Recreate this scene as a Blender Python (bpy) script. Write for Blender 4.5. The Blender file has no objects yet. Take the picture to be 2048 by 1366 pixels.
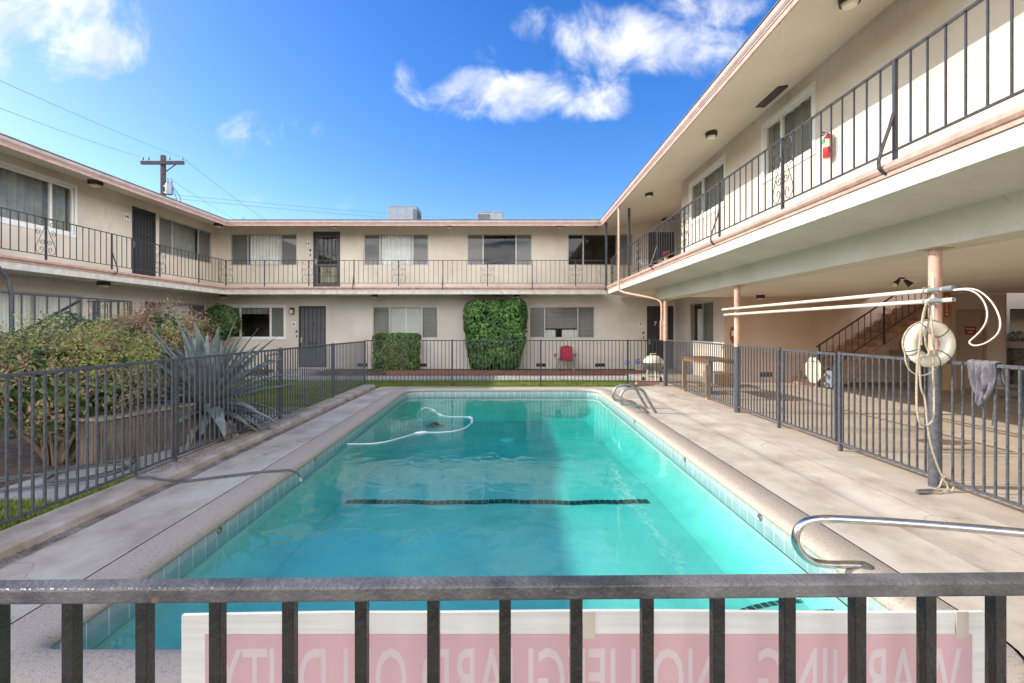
import bpy, bmesh, math, random
import numpy as np
from mathutils import Vector, Matrix, noise as mnoise
random.seed(7); RNG = np.random.default_rng(11)
sc = bpy.context.scene
COL = sc.collection
R = math.radians
PI = math.pi

# ------------------------------------------------------------------ camera
H = 1.57
cam = bpy.data.cameras.new('camera'); cam.sensor_width = 36; cam.lens = 36*960/2048
cam.shift_y = -27/2048; cam.clip_end = 3000; cam.clip_start = 0.02
co = bpy.data.objects.new('camera', cam); COL.objects.link(co)
co.location = (0, 0, H); co.rotation_euler = (R(90), 0, 0); sc.camera = co
sc.view_settings.view_transform = 'Standard'; sc.view_settings.look = 'None'
sc.view_settings.exposure = EXPOSURE = 1.36
sc.render.resolution_x = 1024; sc.render.resolution_y = 683

# ------------------------------------------------------------------ materials
def new_mat(name):
    m = bpy.data.materials.new(name); m.use_nodes = True
    nt = m.node_tree; b = nt.nodes['Principled BSDF']
    return m, nt, b
def N(nt, t, **kw):
    n = nt.nodes.new(t)
    for k, v in kw.items():
        if k.startswith('i_'):
            key = k[2:].replace('_', ' ')
            n.inputs[key].default_value = v
        else: setattr(n, k, v)
    return n
def rgba(c): return (c[0], c[1], c[2], 1)
def mat(name, c, rough=0.6, var=0.15, scale=3.0, bump=0.0, bscale=60, metal=0.0, c2=None, spec=0.4, detail=5, thresh=(0.35, 0.7), stretch=None):
    m, nt, b = new_mat(name)
    L = nt.links.new
    tc = N(nt, 'ShaderNodeTexCoord'); src = tc.outputs['Object']
    if stretch:
        mp = N(nt, 'ShaderNodeMapping'); mp.inputs['Scale'].default_value = stretch
        L(src, mp.inputs['Vector']); src = mp.outputs['Vector']
    nz = N(nt, 'ShaderNodeTexNoise'); nz.inputs['Scale'].default_value = scale; nz.inputs['Detail'].default_value = detail
    nz.inputs['Roughness'].default_value = 0.62
    L(src, nz.inputs['Vector'])
    cr = N(nt, 'ShaderNodeValToRGB')
    cr.color_ramp.elements[0].position = thresh[0]; cr.color_ramp.elements[1].position = thresh[1]
    d = c2 if c2 else tuple(x*(1-var) for x in c)
    cr.color_ramp.elements[0].color = rgba(d); cr.color_ramp.elements[1].color = rgba(tuple(min(1, x*(1+var*0.4)) for x in c))
    L(nz.outputs['Fac'], cr.inputs['Fac']); L(cr.outputs['Color'], b.inputs['Base Color'])
    b.inputs['Roughness'].default_value = rough; b.inputs['Metallic'].default_value = metal
    b.inputs['Specular IOR Level'].default_value = spec
    if bump:
        n2 = N(nt, 'ShaderNodeTexNoise'); n2.inputs['Scale'].default_value = bscale; n2.inputs['Detail'].default_value = 4
        L(src, n2.inputs['Vector'])
        bp = N(nt, 'ShaderNodeBump'); bp.inputs['Strength'].default_value = bump; bp.inputs['Distance'].default_value = 0.01
        L(n2.outputs['Fac'], bp.inputs['Height']); L(bp.outputs['Normal'], b.inputs['Normal'])
    return m
def stucco(name, c, c2, stain=(0.30, 0.24, 0.16), amt=0.35):
    """wall plaster: mottled colour, blotchy vertical grime, sandy bump"""
    m, nt, b = new_mat(name); L = nt.links.new
    tc = N(nt, 'ShaderNodeTexCoord'); o = tc.outputs['Object']
    n1 = N(nt, 'ShaderNodeTexNoise'); n1.inputs['Scale'].default_value = 1.1; n1.inputs['Detail'].default_value = 6; L(o, n1.inputs['Vector'])
    cr = N(nt, 'ShaderNodeValToRGB'); cr.color_ramp.elements[0].position = .35; cr.color_ramp.elements[1].position = .65
    cr.color_ramp.elements[0].color = rgba(c2); cr.color_ramp.elements[1].color = rgba(c); L(n1.outputs['Fac'], cr.inputs['Fac'])
    mp = N(nt, 'ShaderNodeMapping'); mp.inputs['Scale'].default_value = (2.6, 2.6, .8); L(o, mp.inputs['Vector'])
    n2 = N(nt, 'ShaderNodeTexNoise'); n2.inputs['Scale'].default_value = 1.3; n2.inputs['Detail'].default_value = 9; n2.inputs['Roughness'].default_value = .7
    L(mp.outputs['Vector'], n2.inputs['Vector'])
    r2 = N(nt, 'ShaderNodeValToRGB'); r2.color_ramp.elements[0].position = .57; r2.color_ramp.elements[1].position = .78
    r2.color_ramp.elements[0].color = (0, 0, 0, 1); r2.color_ramp.elements[1].color = (amt, amt, amt, 1); L(n2.outputs['Fac'], r2.inputs['Fac'])
    mx = N(nt, 'ShaderNodeMixRGB'); L(r2.outputs['Color'], mx.inputs['Fac']); L(cr.outputs['Color'], mx.inputs['Color1'])
    mx.inputs['Color2'].default_value = rgba(stain)
    # small chips and specks
    n4 = N(nt, 'ShaderNodeTexNoise'); n4.inputs['Scale'].default_value = 9; n4.inputs['Detail'].default_value = 3; L(o, n4.inputs['Vector'])
    r4 = N(nt, 'ShaderNodeValToRGB'); r4.color_ramp.elements[0].position = .70; r4.color_ramp.elements[1].position = .76
    r4.color_ramp.elements[0].color = (0, 0, 0, 1); r4.color_ramp.elements[1].color = (.4, .4, .4, 1); L(n4.outputs['Fac'], r4.inputs['Fac'])
    mx2 = N(nt, 'ShaderNodeMixRGB'); L(r4.outputs['Color'], mx2.inputs['Fac']); L(mx.outputs['Color'], mx2.inputs['Color1'])
    mx2.inputs['Color2'].default_value = rgba(tuple(x*.6 for x in c2))
    L(mx2.outputs['Color'], b.inputs['Base Color'])
    b.inputs['Roughness'].default_value = .9; b.inputs['Specular IOR Level'].default_value = .2
    n3 = N(nt, 'ShaderNodeTexNoise'); n3.inputs['Scale'].default_value = 55; n3.inputs['Detail'].default_value = 5; L(o, n3.inputs['Vector'])
    bp = N(nt, 'ShaderNodeBump'); bp.inputs['Strength'].default_value = .35; bp.inputs['Distance'].default_value = .012
    L(n3.outputs['Fac'], bp.inputs['Height']); L(bp.outputs['Normal'], b.inputs['Normal'])
    return m
def leafmat(name, cols, rough=0.45, trans=0.25, pos_scale=1.6):
    """leaf colour differs per leaf and drifts in clumps"""
    m, nt, b = new_mat(name); L = nt.links.new
    g = N(nt, 'ShaderNodeNewGeometry'); tc = N(nt, 'ShaderNodeTexCoord')
    nz = N(nt, 'ShaderNodeTexNoise'); nz.inputs['Scale'].default_value = pos_scale; nz.inputs['Detail'].default_value = 3; L(tc.outputs['Object'], nz.inputs['Vector'])
    a = N(nt, 'ShaderNodeMath', operation='MULTIPLY_ADD'); L(g.outputs['Random Per Island'], a.inputs[0]); a.inputs[1].default_value = .55
    s = N(nt, 'ShaderNodeMath', operation='MULTIPLY_ADD'); L(nz.outputs['Fac'], s.inputs[0]); s.inputs[1].default_value = 1.5; s.inputs[2].default_value = -.52
    L(s.outputs[0], a.inputs[2])
    cr = N(nt, 'ShaderNodeValToRGB'); els = cr.color_ramp.elements
    while len(els) < len(cols): els.new(.5)
    for i, c in enumerate(cols):
        els[i].position = i/(len(cols)-1); els[i].color = rgba(c)
    L(a.outputs[0], cr.inputs['Fac']); L(cr.outputs['Color'], b.inputs['Base Color'])
    b.inputs['Roughness'].default_value = rough; b.inputs['Specular IOR Level'].default_value = .35
    tr = N(nt, 'ShaderNodeBsdfTranslucent'); L(cr.outputs['Color'], tr.inputs['Color'])
    mx = N(nt, 'ShaderNodeMixShader'); mx.inputs['Fac'].default_value = trans
    L(b.outputs[0], mx.inputs[1]); L(tr.outputs[0], mx.inputs[2]); L(mx.outputs[0], nt.nodes['Material Output'].inputs['Surface'])
    return m
M = {}
M['stucco'] = stucco('cream_stucco', (.68, .605, .50), (.585, .51, .41), amt=.5)
M['stucco_low'] = stucco('cream_stucco_low', (.67, .61, .53), (.58, .52, .44), amt=.42)
M['stucco_pink'] = stucco('pink_stucco', (.74, .56, .43), (.68, .50, .38), amt=.12)
M['soffit'] = stucco('soffit_plaster', (.66, .585, .50), (.62, .54, .45), amt=.10)
M['ceiling'] = stucco('patio_ceiling_paint', (.82, .75, .64), (.77, .69, .58), amt=.12)
M['deckunder'] = stucco('deck_underside', (.66, .60, .49), (.59, .53, .42), amt=.25)
M['white_trim'] = mat('white_fascia', (.66, .625, .54), .6, .25, 6, .1, 90)
M['pink_trim'] = mat('pink_trim', (.56, .36, .29), .55, .25, 7, .15, 40, c2=(.42, .27, .21))
M['gutter'] = mat('gutter_paint', (.52, .40, .36), .45, .2, 5, .1, 40, c2=(.44, .33, .29))
M['roofing'] = mat('grey_roofing', (.16, .15, .15), .9, .4, 8, .4, 120)
M['concrete'] = mat('deck_concrete', (.50, .45, .375), .85, .25, 1.5, .25, 130, c2=(.355, .295, .225), detail=10, stretch=(1.5, 1.0, 1), thresh=(.32, .60))
M['patio'] = mat('patio_concrete', (.50, .435, .35), .8, .16, 1.2, .15, 110, c2=(.41, .34, .27), detail=8)
M['coping'] = mat('coping_aggregate', (.44, .375, .30), .85, .2, 60, .5, 170, c2=(.29, .235, .18), detail=7, thresh=(.28, .5))
M['gutterdirt'] = mat('dirty_gutter', (.36, .30, .25), .9, .4, 6, .4, 90, c2=(.15, .12, .10), detail=9)
M['curb'] = mat('worn_curb', (.48, .43, .37), .85, .3, 3, .3, 100, c2=(.33, .27, .20), detail=8)
M['dirt'] = mat('bare_soil', (.16, .12, .085), .95, .5, 9, .8, 40, c2=(.07, .05, .035), detail=8)
M['path'] = mat('path_concrete', (.42, .40, .38), .9, .25, 2, .2, 90, c2=(.33, .31, .29))
M['lawn'] = mat('lawn_soil', (.13, .17, .05), .95, .4, 12, .5, 80, c2=(.08, .10, .03))
M['iron'] = mat('black_iron', (.055, .055, .06), .42, .4, 22, .25, 140, c2=(.035, .033, .034))
M['iron_near'] = None
M['iron_grey'] = mat('worn_grey_iron', (.10, .105, .12), .40, .4, 30, .3, 150, c2=(.05, .05, .055))
def worn():
    m = mat('worn_near_iron', (.14, .135, .13), .33, .3, 7, .35, 160, c2=(.042, .040, .040), detail=9, thresh=(.36, .66))
    nt = m.node_tree; L = nt.links.new; b = nt.nodes['Principled BSDF']; src = b.inputs['Base Color'].links[0].from_socket
    tc = N(nt, 'ShaderNodeTexCoord'); nz = N(nt, 'ShaderNodeTexNoise'); nz.inputs['Scale'].default_value = 16; nz.inputs['Detail'].default_value = 5; L(tc.outputs['Object'], nz.inputs['Vector'])
    r = N(nt, 'ShaderNodeValToRGB'); r.color_ramp.elements[0].position = .70; r.color_ramp.elements[1].position = .76; L(nz.outputs['Fac'], r.inputs['Fac'])
    mx = N(nt, 'ShaderNodeMixRGB'); L(r.outputs['Color'], mx.inputs['Fac']); L(src, mx.inputs['Color1']); mx.inputs['Color2'].default_value = (.30, .15, .07, 1); L(mx.outputs['Color'], b.inputs['Base Color'])
    return m
M['iron_near'] = worn(); M['iron_bar'] = mat('black_bar_paint', (.026, .025, .022), .38, .4, 26, .3, 150, c2=(.012, .012, .011))
M['rust'] = mat('rust', (.30, .13, .05), .9, .5, 40, .5, 120)
M['pipe_pink'] = mat('salmon_pipe_paint', (.62, .40, .30), .5, .22, 9, .1, 60)
M['white_paint'] = mat('white_paint', (.80, .79, .75), .45, .08, 12, .05, 60)
M['alu'] = mat('dull_aluminium', (.46, .45, .43), .4, .2, 12, metal=.3)
M['steel'] = mat('brushed_steel', (.60, .60, .58), .22, .2, 14, .05, 60, metal=1.0)
M['chrome_old'] = mat('weathered_steel', (.38, .38, .36), .38, .35, 18, .1, 80, metal=.85)
M['rope'] = mat('rope', (.55, .48, .36), .9, .35, 60, .8, 260, c2=(.36, .30, .22))
M['ringwhite'] = mat('ring_vinyl', (.80, .76, .66), .5, .18, 5, .1, 40, c2=(.64, .56, .42))
M['dark_strap'] = mat('dark_cord', (.06, .06, .06), .8, .2, 30)
M['polewhite'] = mat('pole_white', (.66, .60, .51), .4, .15, 6, c2=(.62, .56, .46))
M['greycloth'] = mat('grey_fabric', (.18, .17, .19), .95, .25, 14, .5, 300)
M['red'] = mat('red_paint', (.52, .03, .025), .3, .2, 10)
M['redcloth'] = mat('red_canvas', (.42, .03, .06), .85, .3, 12, .3, 200)
M['green_label'] = mat('green_label', (.08, .40, .18), .5, .1, 10)
M['black'] = mat('black_plastic', (.02, .02, .022), .5, .3, 10)
M['wood'] = mat('weathered_wood', (.22, .175, .14), .85, .4, 5, .5, 40, c2=(.10, .078, .062), stretch=(9, 9, .8))
M['woodtop'] = mat('grey_wood_top', (.42, .36, .29), .9, .4, 5, .5, 40, c2=(.24, .20, .15), stretch=(9, .8, 9))
M['newwood'] = mat('raw_pine', (.52, .34, .17), .75, .3, 5, .2, 40, c2=(.36, .21, .09), stretch=(8, 8, .8))
M['tablewood'] = mat('redwood_top', (.36, .17, .08), .75, .3, 5, .2, 40, stretch=(8, .8, 8))
M['brick'] = None
M['bark'] = mat('bark', (.26, .19, .12), .95, .45, 14, .9, 60, c2=(.13, .09, .055), stretch=(1, 1, .3))
M['polewood'] = mat('pole_wood', (.10, .085, .075), .95, .4, 6, .4, 40, c2=(.05, .04, .035), stretch=(6, 6, .5))
M['galv'] = mat('galvanised', (.27, .30, .33), .5, .2, 3, metal=.4)
M['galv_dark'] = mat('ac_louvre', (.10, .11, .12), .5, .3, 30)
M['screen'] = mat('insect_screen', (.17, .16, .15), .8, .1, 20)
M['door_dark'] = mat('dark_screen_door', (.045, .047, .05), .6, .25, 16)
M['door_grey'] = mat('grey_screen_mesh', (.115, .115, .12), .75, .15, 12)
M['door_tan'] = mat('tan_door', (.50, .34, .23), .55, .1, 4)
M['curtain_w'] = mat('white_curtain', (.72, .71, .67), .9, .1, 3)
M['curtain_g'] = mat('green_curtain', (.27, .275, .24), .9, .25, 3)
M['blind'] = mat('grey_blind', (.36, .35, .32), .6, .1, 4)
M['shutter'] = mat('white_shutter', (.74, .73, .68), .5, .06, 4)
M['room'] = mat('dim_room', (.14, .105, .075), .9, .3, .8)
M['roomdark'] = mat('dark_room', (.06, .055, .05), .9, .3, .8)
M['cream_plastic'] = mat('cream_panel', (.80, .74, .52), .55, .08, 5)
M['hose'] = mat('grey_hose', (.10, .11, .11), .5, .25, 12)
M['hosewhite'] = mat('white_hose', (.85, .86, .86), .4, .05, 8)
M['blue'] = mat('blue_petal', (.05, .16, .55), .4, .3, 20)
M['lens'] = mat('frosted_lens', (.80, .74, .60), .3, .05, 5)
M['grill'] = mat('cream_enamel', (.72, .66, .52), .3, .15, 6)
M['stone'] = mat('dark_stone', (.22, .17, .13), .9, .5, 10, .5, 40)
M['sign_white'] = mat('sign_white', (.85, .84, .80), .45, .05, 5)
M['corr'] = mat('corrugated_plastic', (.72, .70, .64), .5, .12, 4, stretch=(1, 1, 30))
M['corr_pink'] = mat('red_print_showing_through', (.60, .375, .36), .5, .12, 3, c2=(.55, .35, .37))
M['corr_letter'] = mat('letters_showing_through', (.62, .515, .49), .5, .08, 4)
M['sign_red'] = mat('sign_red', (.42, .03, .04), .5, .1, 5)
M['sign_orange'] = mat('sign_orange', (.70, .13, .03), .5, .1, 5)
M['sign_dark'] = mat('sign_lettering', (.03, .03, .03), .5, .05, 5)
M['plaster'] = mat('pool_plaster', (.40, .57, .50), .8, .12, 1.6, .1, 30, c2=(.32, .49, .44), thresh=(.3, .6))
M['plastertile'] = mat('black_pool_tile', (.02, .03, .035), .4, .2, 20)
M['agave'] = mat('agave_skin', (.24, .275, .26), .5, .25, 6, .15, 50, c2=(.12, .15, .14))
M['agave_dry'] = mat('agave_dry', (.30, .27, .21), .9, .3, 8, .3, 40)
M['brown_metal'] = mat('bronze_fixture', (.05, .04, .035), .5, .2, 20)
M['salmon_block'] = mat('salmon_concrete', (.52, .30, .23), .8, .25, 9, .2, 60)

def cracks(m, width=.0016, scale=.42):
    """fine wandering cracks and dark specks on old concrete"""
    nt = m.node_tree; L = nt.links.new; b = nt.nodes['Principled BSDF']; src = b.inputs['Base Color'].links[0].from_socket
    tc = N(nt, 'ShaderNodeTexCoord'); nz = N(nt, 'ShaderNodeTexNoise'); nz.inputs['Scale'].default_value = 2.4; nz.inputs['Detail'].default_value = 6; L(tc.outputs['Object'], nz.inputs['Vector'])
    ad = N(nt, 'ShaderNodeVectorMath', operation='MULTIPLY_ADD'); L(nz.outputs['Color'], ad.inputs[0]); ad.inputs[1].default_value = (.7, .7, 0); L(tc.outputs['Object'], ad.inputs[2])
    vo = N(nt, 'ShaderNodeTexVoronoi', feature='DISTANCE_TO_EDGE', voronoi_dimensions='2D'); vo.inputs['Scale'].default_value = scale; L(ad.outputs[0], vo.inputs['Vector'])
    lt = N(nt, 'ShaderNodeMath', operation='LESS_THAN'); L(vo.outputs['Distance'], lt.inputs[0]); lt.inputs[1].default_value = width
    sp = N(nt, 'ShaderNodeTexNoise'); sp.inputs['Scale'].default_value = 42; sp.inputs['Detail'].default_value = 2; L(tc.outputs['Object'], sp.inputs['Vector'])
    gt = N(nt, 'ShaderNodeMath', operation='GREATER_THAN'); L(sp.outputs['Fac'], gt.inputs[0]); gt.inputs[1].default_value = .745
    mxx = N(nt, 'ShaderNodeMath', operation='MAXIMUM'); L(lt.outputs[0], mxx.inputs[0]); L(gt.outputs[0], mxx.inputs[1])
    ml = N(nt, 'ShaderNodeMath', operation='MULTIPLY'); L(mxx.outputs[0], ml.inputs[0]); ml.inputs[1].default_value = .62
    mx = N(nt, 'ShaderNodeMixRGB'); L(ml.outputs[0], mx.inputs['Fac']); L(src, mx.inputs['Color1']); mx.inputs['Color2'].default_value = (.10, .075, .055, 1); L(mx.outputs['Color'], b.inputs['Base Color'])
cracks(M['concrete']); cracks(M['curb'], .003, .5)
def brickmat():
    m, nt, b = new_mat('red_brick'); L = nt.links.new
    tc = N(nt, 'ShaderNodeTexCoord'); mp = N(nt, 'ShaderNodeMapping'); mp.inputs['Rotation'].default_value = (R(90), 0, 0)
    L(tc.outputs['Object'], mp.inputs['Vector'])
    bk = N(nt, 'ShaderNodeTexBrick'); bk.inputs['Scale'].default_value = 4.5; bk.inputs['Mortar Size'].default_value = .012
    bk.inputs['Color1'].default_value = (.26, .10, .06, 1); bk.inputs['Color2'].default_value = (.18, .07, .045, 1); bk.inputs['Mortar'].default_value = (.3, .25, .2, 1)
    L(mp.outputs['Vector'], bk.inputs['Vector']); L(bk.outputs['Color'], b.inputs['Base Color']); b.inputs['Roughness'].default_value = .9
    return m
M['brick'] = brickmat()
def tilemat():
    m, nt, b = new_mat('waterline_tile'); L = nt.links.new
    tc = N(nt, 'ShaderNodeTexCoord'); sx = N(nt, 'ShaderNodeSeparateXYZ'); L(tc.outputs['Object'], sx.inputs[0])
    ad = N(nt, 'ShaderNodeMath', operation='ADD'); L(sx.outputs['X'], ad.inputs[0]); L(sx.outputs['Y'], ad.inputs[1])
    fr = N(nt, 'ShaderNodeMath', operation='PINGPONG'); L(ad.outputs[0], fr.inputs[0]); fr.inputs[1].default_value = .076
    lt = N(nt, 'ShaderNodeMath', operation='LESS_THAN'); L(fr.outputs[0], lt.inputs[0]); lt.inputs[1].default_value = .0035
    nz = N(nt, 'ShaderNodeTexNoise'); nz.inputs['Scale'].default_value = 9; L(tc.outputs['Object'], nz.inputs['Vector'])
    cr = N(nt, 'ShaderNodeValToRGB'); cr.color_ramp.elements[0].color = (.27, .33, .32, 1); cr.color_ramp.elements[1].color = (.40, .49, .50, 1)
    L(nz.outputs['Fac'], cr.inputs['Fac'])
    mx = N(nt, 'ShaderNodeMixRGB'); L(lt.outputs[0], mx.inputs['Fac']); L(cr.outputs['Color'], mx.inputs['Color1']); mx.inputs['Color2'].default_value = (.75, .74, .68, 1)
    L(mx.outputs['Color'], b.inputs['Base Color']); b.inputs['Roughness'].default_value = .25
    return m
M['tile'] = tilemat()
def schlick(nt, f0, boost=1.0, nrm=None):
    """reflectance by viewing angle, the same from either side of a thin sheet"""
    L = nt.links.new; g = N(nt, 'ShaderNodeNewGeometry'); d = N(nt, 'ShaderNodeVectorMath', operation='DOT_PRODUCT')
    L(g.outputs['Incoming'], d.inputs[0]); L(nrm if nrm is not None else g.outputs['Normal'], d.inputs[1])
    a = N(nt, 'ShaderNodeMath', operation='ABSOLUTE'); L(d.outputs['Value'], a.inputs[0])
    s = N(nt, 'ShaderNodeMath', operation='SUBTRACT', use_clamp=True); s.inputs[0].default_value = 1; L(a.outputs[0], s.inputs[1])
    p = N(nt, 'ShaderNodeMath', operation='POWER'); L(s.outputs[0], p.inputs[0]); p.inputs[1].default_value = 5
    m = N(nt, 'ShaderNodeMath', operation='MULTIPLY_ADD', use_clamp=True); L(p.outputs[0], m.inputs[0]); m.inputs[1].default_value = (1-f0)*boost; m.inputs[2].default_value = f0*boost
    return m.outputs[0]
def glassmat(name, tint, ior=1.5, rough=.0, boost=1.0):
    m, nt, b = new_mat(name); L = nt.links.new; nt.nodes.remove(b)
    tr = N(nt, 'ShaderNodeBsdfTransparent'); tr.inputs['Color'].default_value = rgba(tint)
    gl = N(nt, 'ShaderNodeBsdfGlossy'); gl.inputs['Roughness'].default_value = rough
    mx = N(nt, 'ShaderNodeMixShader'); L(schlick(nt, ((ior-1)/(ior+1))**2, boost), mx.inputs['Fac']); L(tr.outputs[0], mx.inputs[1]); L(gl.outputs[0], mx.inputs[2])
    L(mx.outputs[0], nt.nodes['Material Output'].inputs['Surface'])
    return m
M['glass'] = glassmat('window_glass', (.92, .94, .92), 1.5, .0, .85)
def watermat():
    m, nt, b = new_mat('pool_water'); L = nt.links.new; nt.nodes.remove(b)
    out = nt.nodes['Material Output']
    tc = N(nt, 'ShaderNodeTexCoord')
    mp = N(nt, 'ShaderNodeMapping'); mp.inputs['Scale'].default_value = (1, .75, 1); L(tc.outputs['Object'], mp.inputs['Vector'])
    n1 = N(nt, 'ShaderNodeTexNoise'); n1.inputs['Scale'].default_value = 2.6; n1.inputs['Detail'].default_value = 3; n1.inputs['Distortion'].default_value = .6; L(mp.outputs[0], n1.inputs['Vector'])
    n2 = N(nt, 'ShaderNodeTexNoise'); n2.inputs['Scale'].default_value = 17; n2.inputs['Detail'].default_value = 2; L(mp.outputs[0], n2.inputs['Vector'])
    n3 = N(nt, 'ShaderNodeTexNoise'); n3.inputs['Scale'].default_value = .55; n3.inputs['Detail'].default_value = 2; L(mp.outputs[0], n3.inputs['Vector'])
    r3 = N(nt, 'ShaderNodeValToRGB'); r3.color_ramp.elements[0].position = .46; r3.color_ramp.elements[1].position = .66; L(n3.outputs['Fac'], r3.inputs['Fac'])
    s2 = N(nt, 'ShaderNodeMath', operation='MULTIPLY'); L(n2.outputs['Fac'], s2.inputs[0]); L(r3.outputs['Color'], s2.inputs[1])
    ma = N(nt, 'ShaderNodeMath', operation='MULTIPLY_ADD'); L(s2.outputs[0], ma.inputs[0]); ma.inputs[1].default_value = .22; L(n1.outputs['Fac'], ma.inputs[2])
    bp = N(nt, 'ShaderNodeBump'); bp.inputs['Strength'].default_value = .24; bp.inputs['Distance'].default_value = .03; L(ma.outputs[0], bp.inputs['Height'])
    tr = N(nt, 'ShaderNodeBsdfTransparent'); tr.inputs['Color'].default_value = (.93, .98, .98, 1)
    gl = N(nt, 'ShaderNodeBsdfGlossy'); gl.inputs['Roughness'].default_value = .02; L(bp.outputs['Normal'], gl.inputs['Normal'])
    mx = N(nt, 'ShaderNodeMixShader'); L(schlick(nt, .02, 1.0, bp.outputs['Normal']), mx.inputs['Fac']); L(tr.outputs[0], mx.inputs[1]); L(gl.outputs[0], mx.inputs[2])
    L(mx.outputs[0], out.inputs['Surface'])
    va = N(nt, 'ShaderNodeVolumeAbsorption'); va.inputs['Color'].default_value = (.11, .915, .905, 1); va.inputs['Density'].default_value = .85
    L(va.outputs[0], out.inputs['Volume'])
    return m
M['water'] = watermat()

# ------------------------------------------------------------------ geometry helpers
def W(o):
    return ((W(o.parent) @ o.matrix_parent_inverse) if o.parent else Matrix.Identity(4)) @ o.matrix_basis
def par(o, p):
    o.parent = p; o.matrix_parent_inverse = W(p).inverted(); return o
class MB:
    def __init__(s): s.v = []; s.f = []
    def add(s, vs, fs):
        k = len(s.v); s.v += [tuple(p) for p in vs]; s.f += [tuple(i+k for i in f) for f in fs]; return s
    def box(s, x0, x1, y0, y1, z0, z1):
        return s.add([(x0,y0,z0),(x1,y0,z0),(x1,y1,z0),(x0,y1,z0),(x0,y0,z1),(x1,y0,z1),(x1,y1,z1),(x0,y1,z1)],
                     [(0,3,2,1),(4,5,6,7),(0,1,5,4),(1,2,6,5),(2,3,7,6),(3,0,4,7)])
    def obox(s, F, u0, u1, n0, n1, z0, z1):
        return s.add([F(u,n,z) for z in (z0,z1) for (u,n) in ((u0,n0),(u1,n0),(u1,n1),(u0,n1))],
                     [(0,3,2,1),(4,5,6,7),(0,1,5,4),(1,2,6,5),(2,3,7,6),(3,0,4,7)])
    def bar(s, p, q, w, h=None, up=(0,0,1)):
        """rectangular bar between two points"""
        h = h or w; p = Vector(p); q = Vector(q); d = (q-p).normalized(); up = Vector(up)
        if abs(d.dot(up)) > .98: up = Vector((0,1,0))
        a = d.cross(up).normalized(); b = a.cross(d).normalized()
        vs = [c + a*(sx*w/2) + b*(sy*h/2) for c in (p, q) for sx, sy in ((-1,-1),(1,-1),(1,1),(-1,1))]
        return s.add(vs, [(0,3,2,1),(4,5,6,7),(0,1,5,4),(1,2,6,5),(2,3,7,6),(3,0,4,7)])
    def tube(s, pts, r, n=8, cap=True):
        pts = [Vector(p) for p in pts]; rs = r if isinstance(r, (list, tuple)) else [r]*len(pts)
        rings = []; prev = None
        for i, p in enumerate(pts):
            t = (pts[min(i+1, len(pts)-1)] - pts[max(i-1, 0)])
            t = t.normalized() if t.length > 1e-9 else Vector((0,0,1))
            if prev is None:
                a = t.orthogonal().normalized()
            else:
                a = prev - t*prev.dot(t); a = a.normalized() if a.length > 1e-6 else t.orthogonal().normalized()
            prev = a; b = t.cross(a)
            rings.append([p + (a*math.cos(2*PI*k/n) + b*math.sin(2*PI*k/n))*rs[i] for k in range(n)])
        vs = [v for rg in rings for v in rg]; fs = []
        for i in range(len(pts)-1):
            for k in range(n):
                fs.append((i*n+k, i*n+(k+1)%n, (i+1)*n+(k+1)%n, (i+1)*n+k))
        if cap:
            fs.append(tuple(range(n-1, -1, -1))); fs.append(tuple((len(pts)-1)*n+k for k in range(n)))
        return s.add(vs, fs)
    def cyl(s, p, q, r, n=16): return s.tube([p, q], r, n)
    def lathe(s, prof, c=(0,0,0), n=24, axis=None):
        vs = []; fs = []
        for r, z in prof:
            for k in range(n):
                a = 2*PI*k/n; vs.append((c[0]+r*math.cos(a), c[1]+r*math.sin(a), c[2]+z))
        for i in range(len(prof)-1):
            for k in range(n): fs.append((i*n+k, i*n+(k+1)%n, (i+1)*n+(k+1)%n, (i+1)*n+k))
        fs.append(tuple(range(n-1,-1,-1))); fs.append(tuple((len(prof)-1)*n+k for k in range(n)))
        return s.add(vs, fs)
    def extrude(s, prof, path_fn, ts, closed=False):
        """profile points (a,z) swept through path_fn(t,a,z)"""
        m = len(prof); vs = [path_fn(t, a, z) for t in ts for a, z in prof]; fs = []
        for i in range(len(ts)-1):
            for k in range(m if closed else m-1):
                fs.append((i*m+k, i*m+(k+1)%m, (i+1)*m+(k+1)%m, (i+1)*m+k))
        if closed:
            fs.append(tuple(range(m-1,-1,-1))); fs.append(tuple((len(ts)-1)*m+k for k in range(m)))
        return s.add(vs, fs)
    def build(s, name, m, parent=None, smooth=False, normals=True, bevel=0):
        me = bpy.data.meshes.new(name); me.from_pydata(s.v, [], s.f); me.materials.append(m)
        if normals:
            bm = bmesh.new(); bm.from_mesh(me); bmesh.ops.recalc_face_normals(bm, faces=bm.faces); bm.to_mesh(me); bm.free()
        if smooth:
            for p in me.polygons: p.use_smooth = True
            try: me.set_sharp_from_angle(angle=R(40))
            except Exception: pass
        me.update()
        o = bpy.data.objects.new(name, me); COL.objects.link(o)
        if parent is not None: par(o, parent)
        if bevel:
            bv = o.modifiers.new('bevel', 'BEVEL'); bv.width = bevel; bv.segments = 2; bv.limit_method = 'ANGLE'
        return o
def tag(o, label=None, cat=None, group=None, kind=None):
    if label: o['label'] = label
    if cat: o['category'] = cat
    if group: o['group'] = group
    if kind: o['kind'] = kind
    return o
def empty(name, loc=(0,0,0), label=None, cat=None, group=None, rz=0):
    o = bpy.data.objects.new(name, None); COL.objects.link(o); o.location = loc; o.rotation_euler = (0,0,rz); o.empty_display_size = .1
    return tag(o, label, cat, group)
def shift(mb, d):
    mb.v = [(x-d[0], y-d[1], z-d[2]) for x, y, z in mb.v]; return mb
def copy_tree(o, parent=None):
    c = o.copy(); COL.objects.link(c)
    if parent is not None: c.parent = parent
    for ch in list(o.children): copy_tree(ch, c)
    return c
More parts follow.
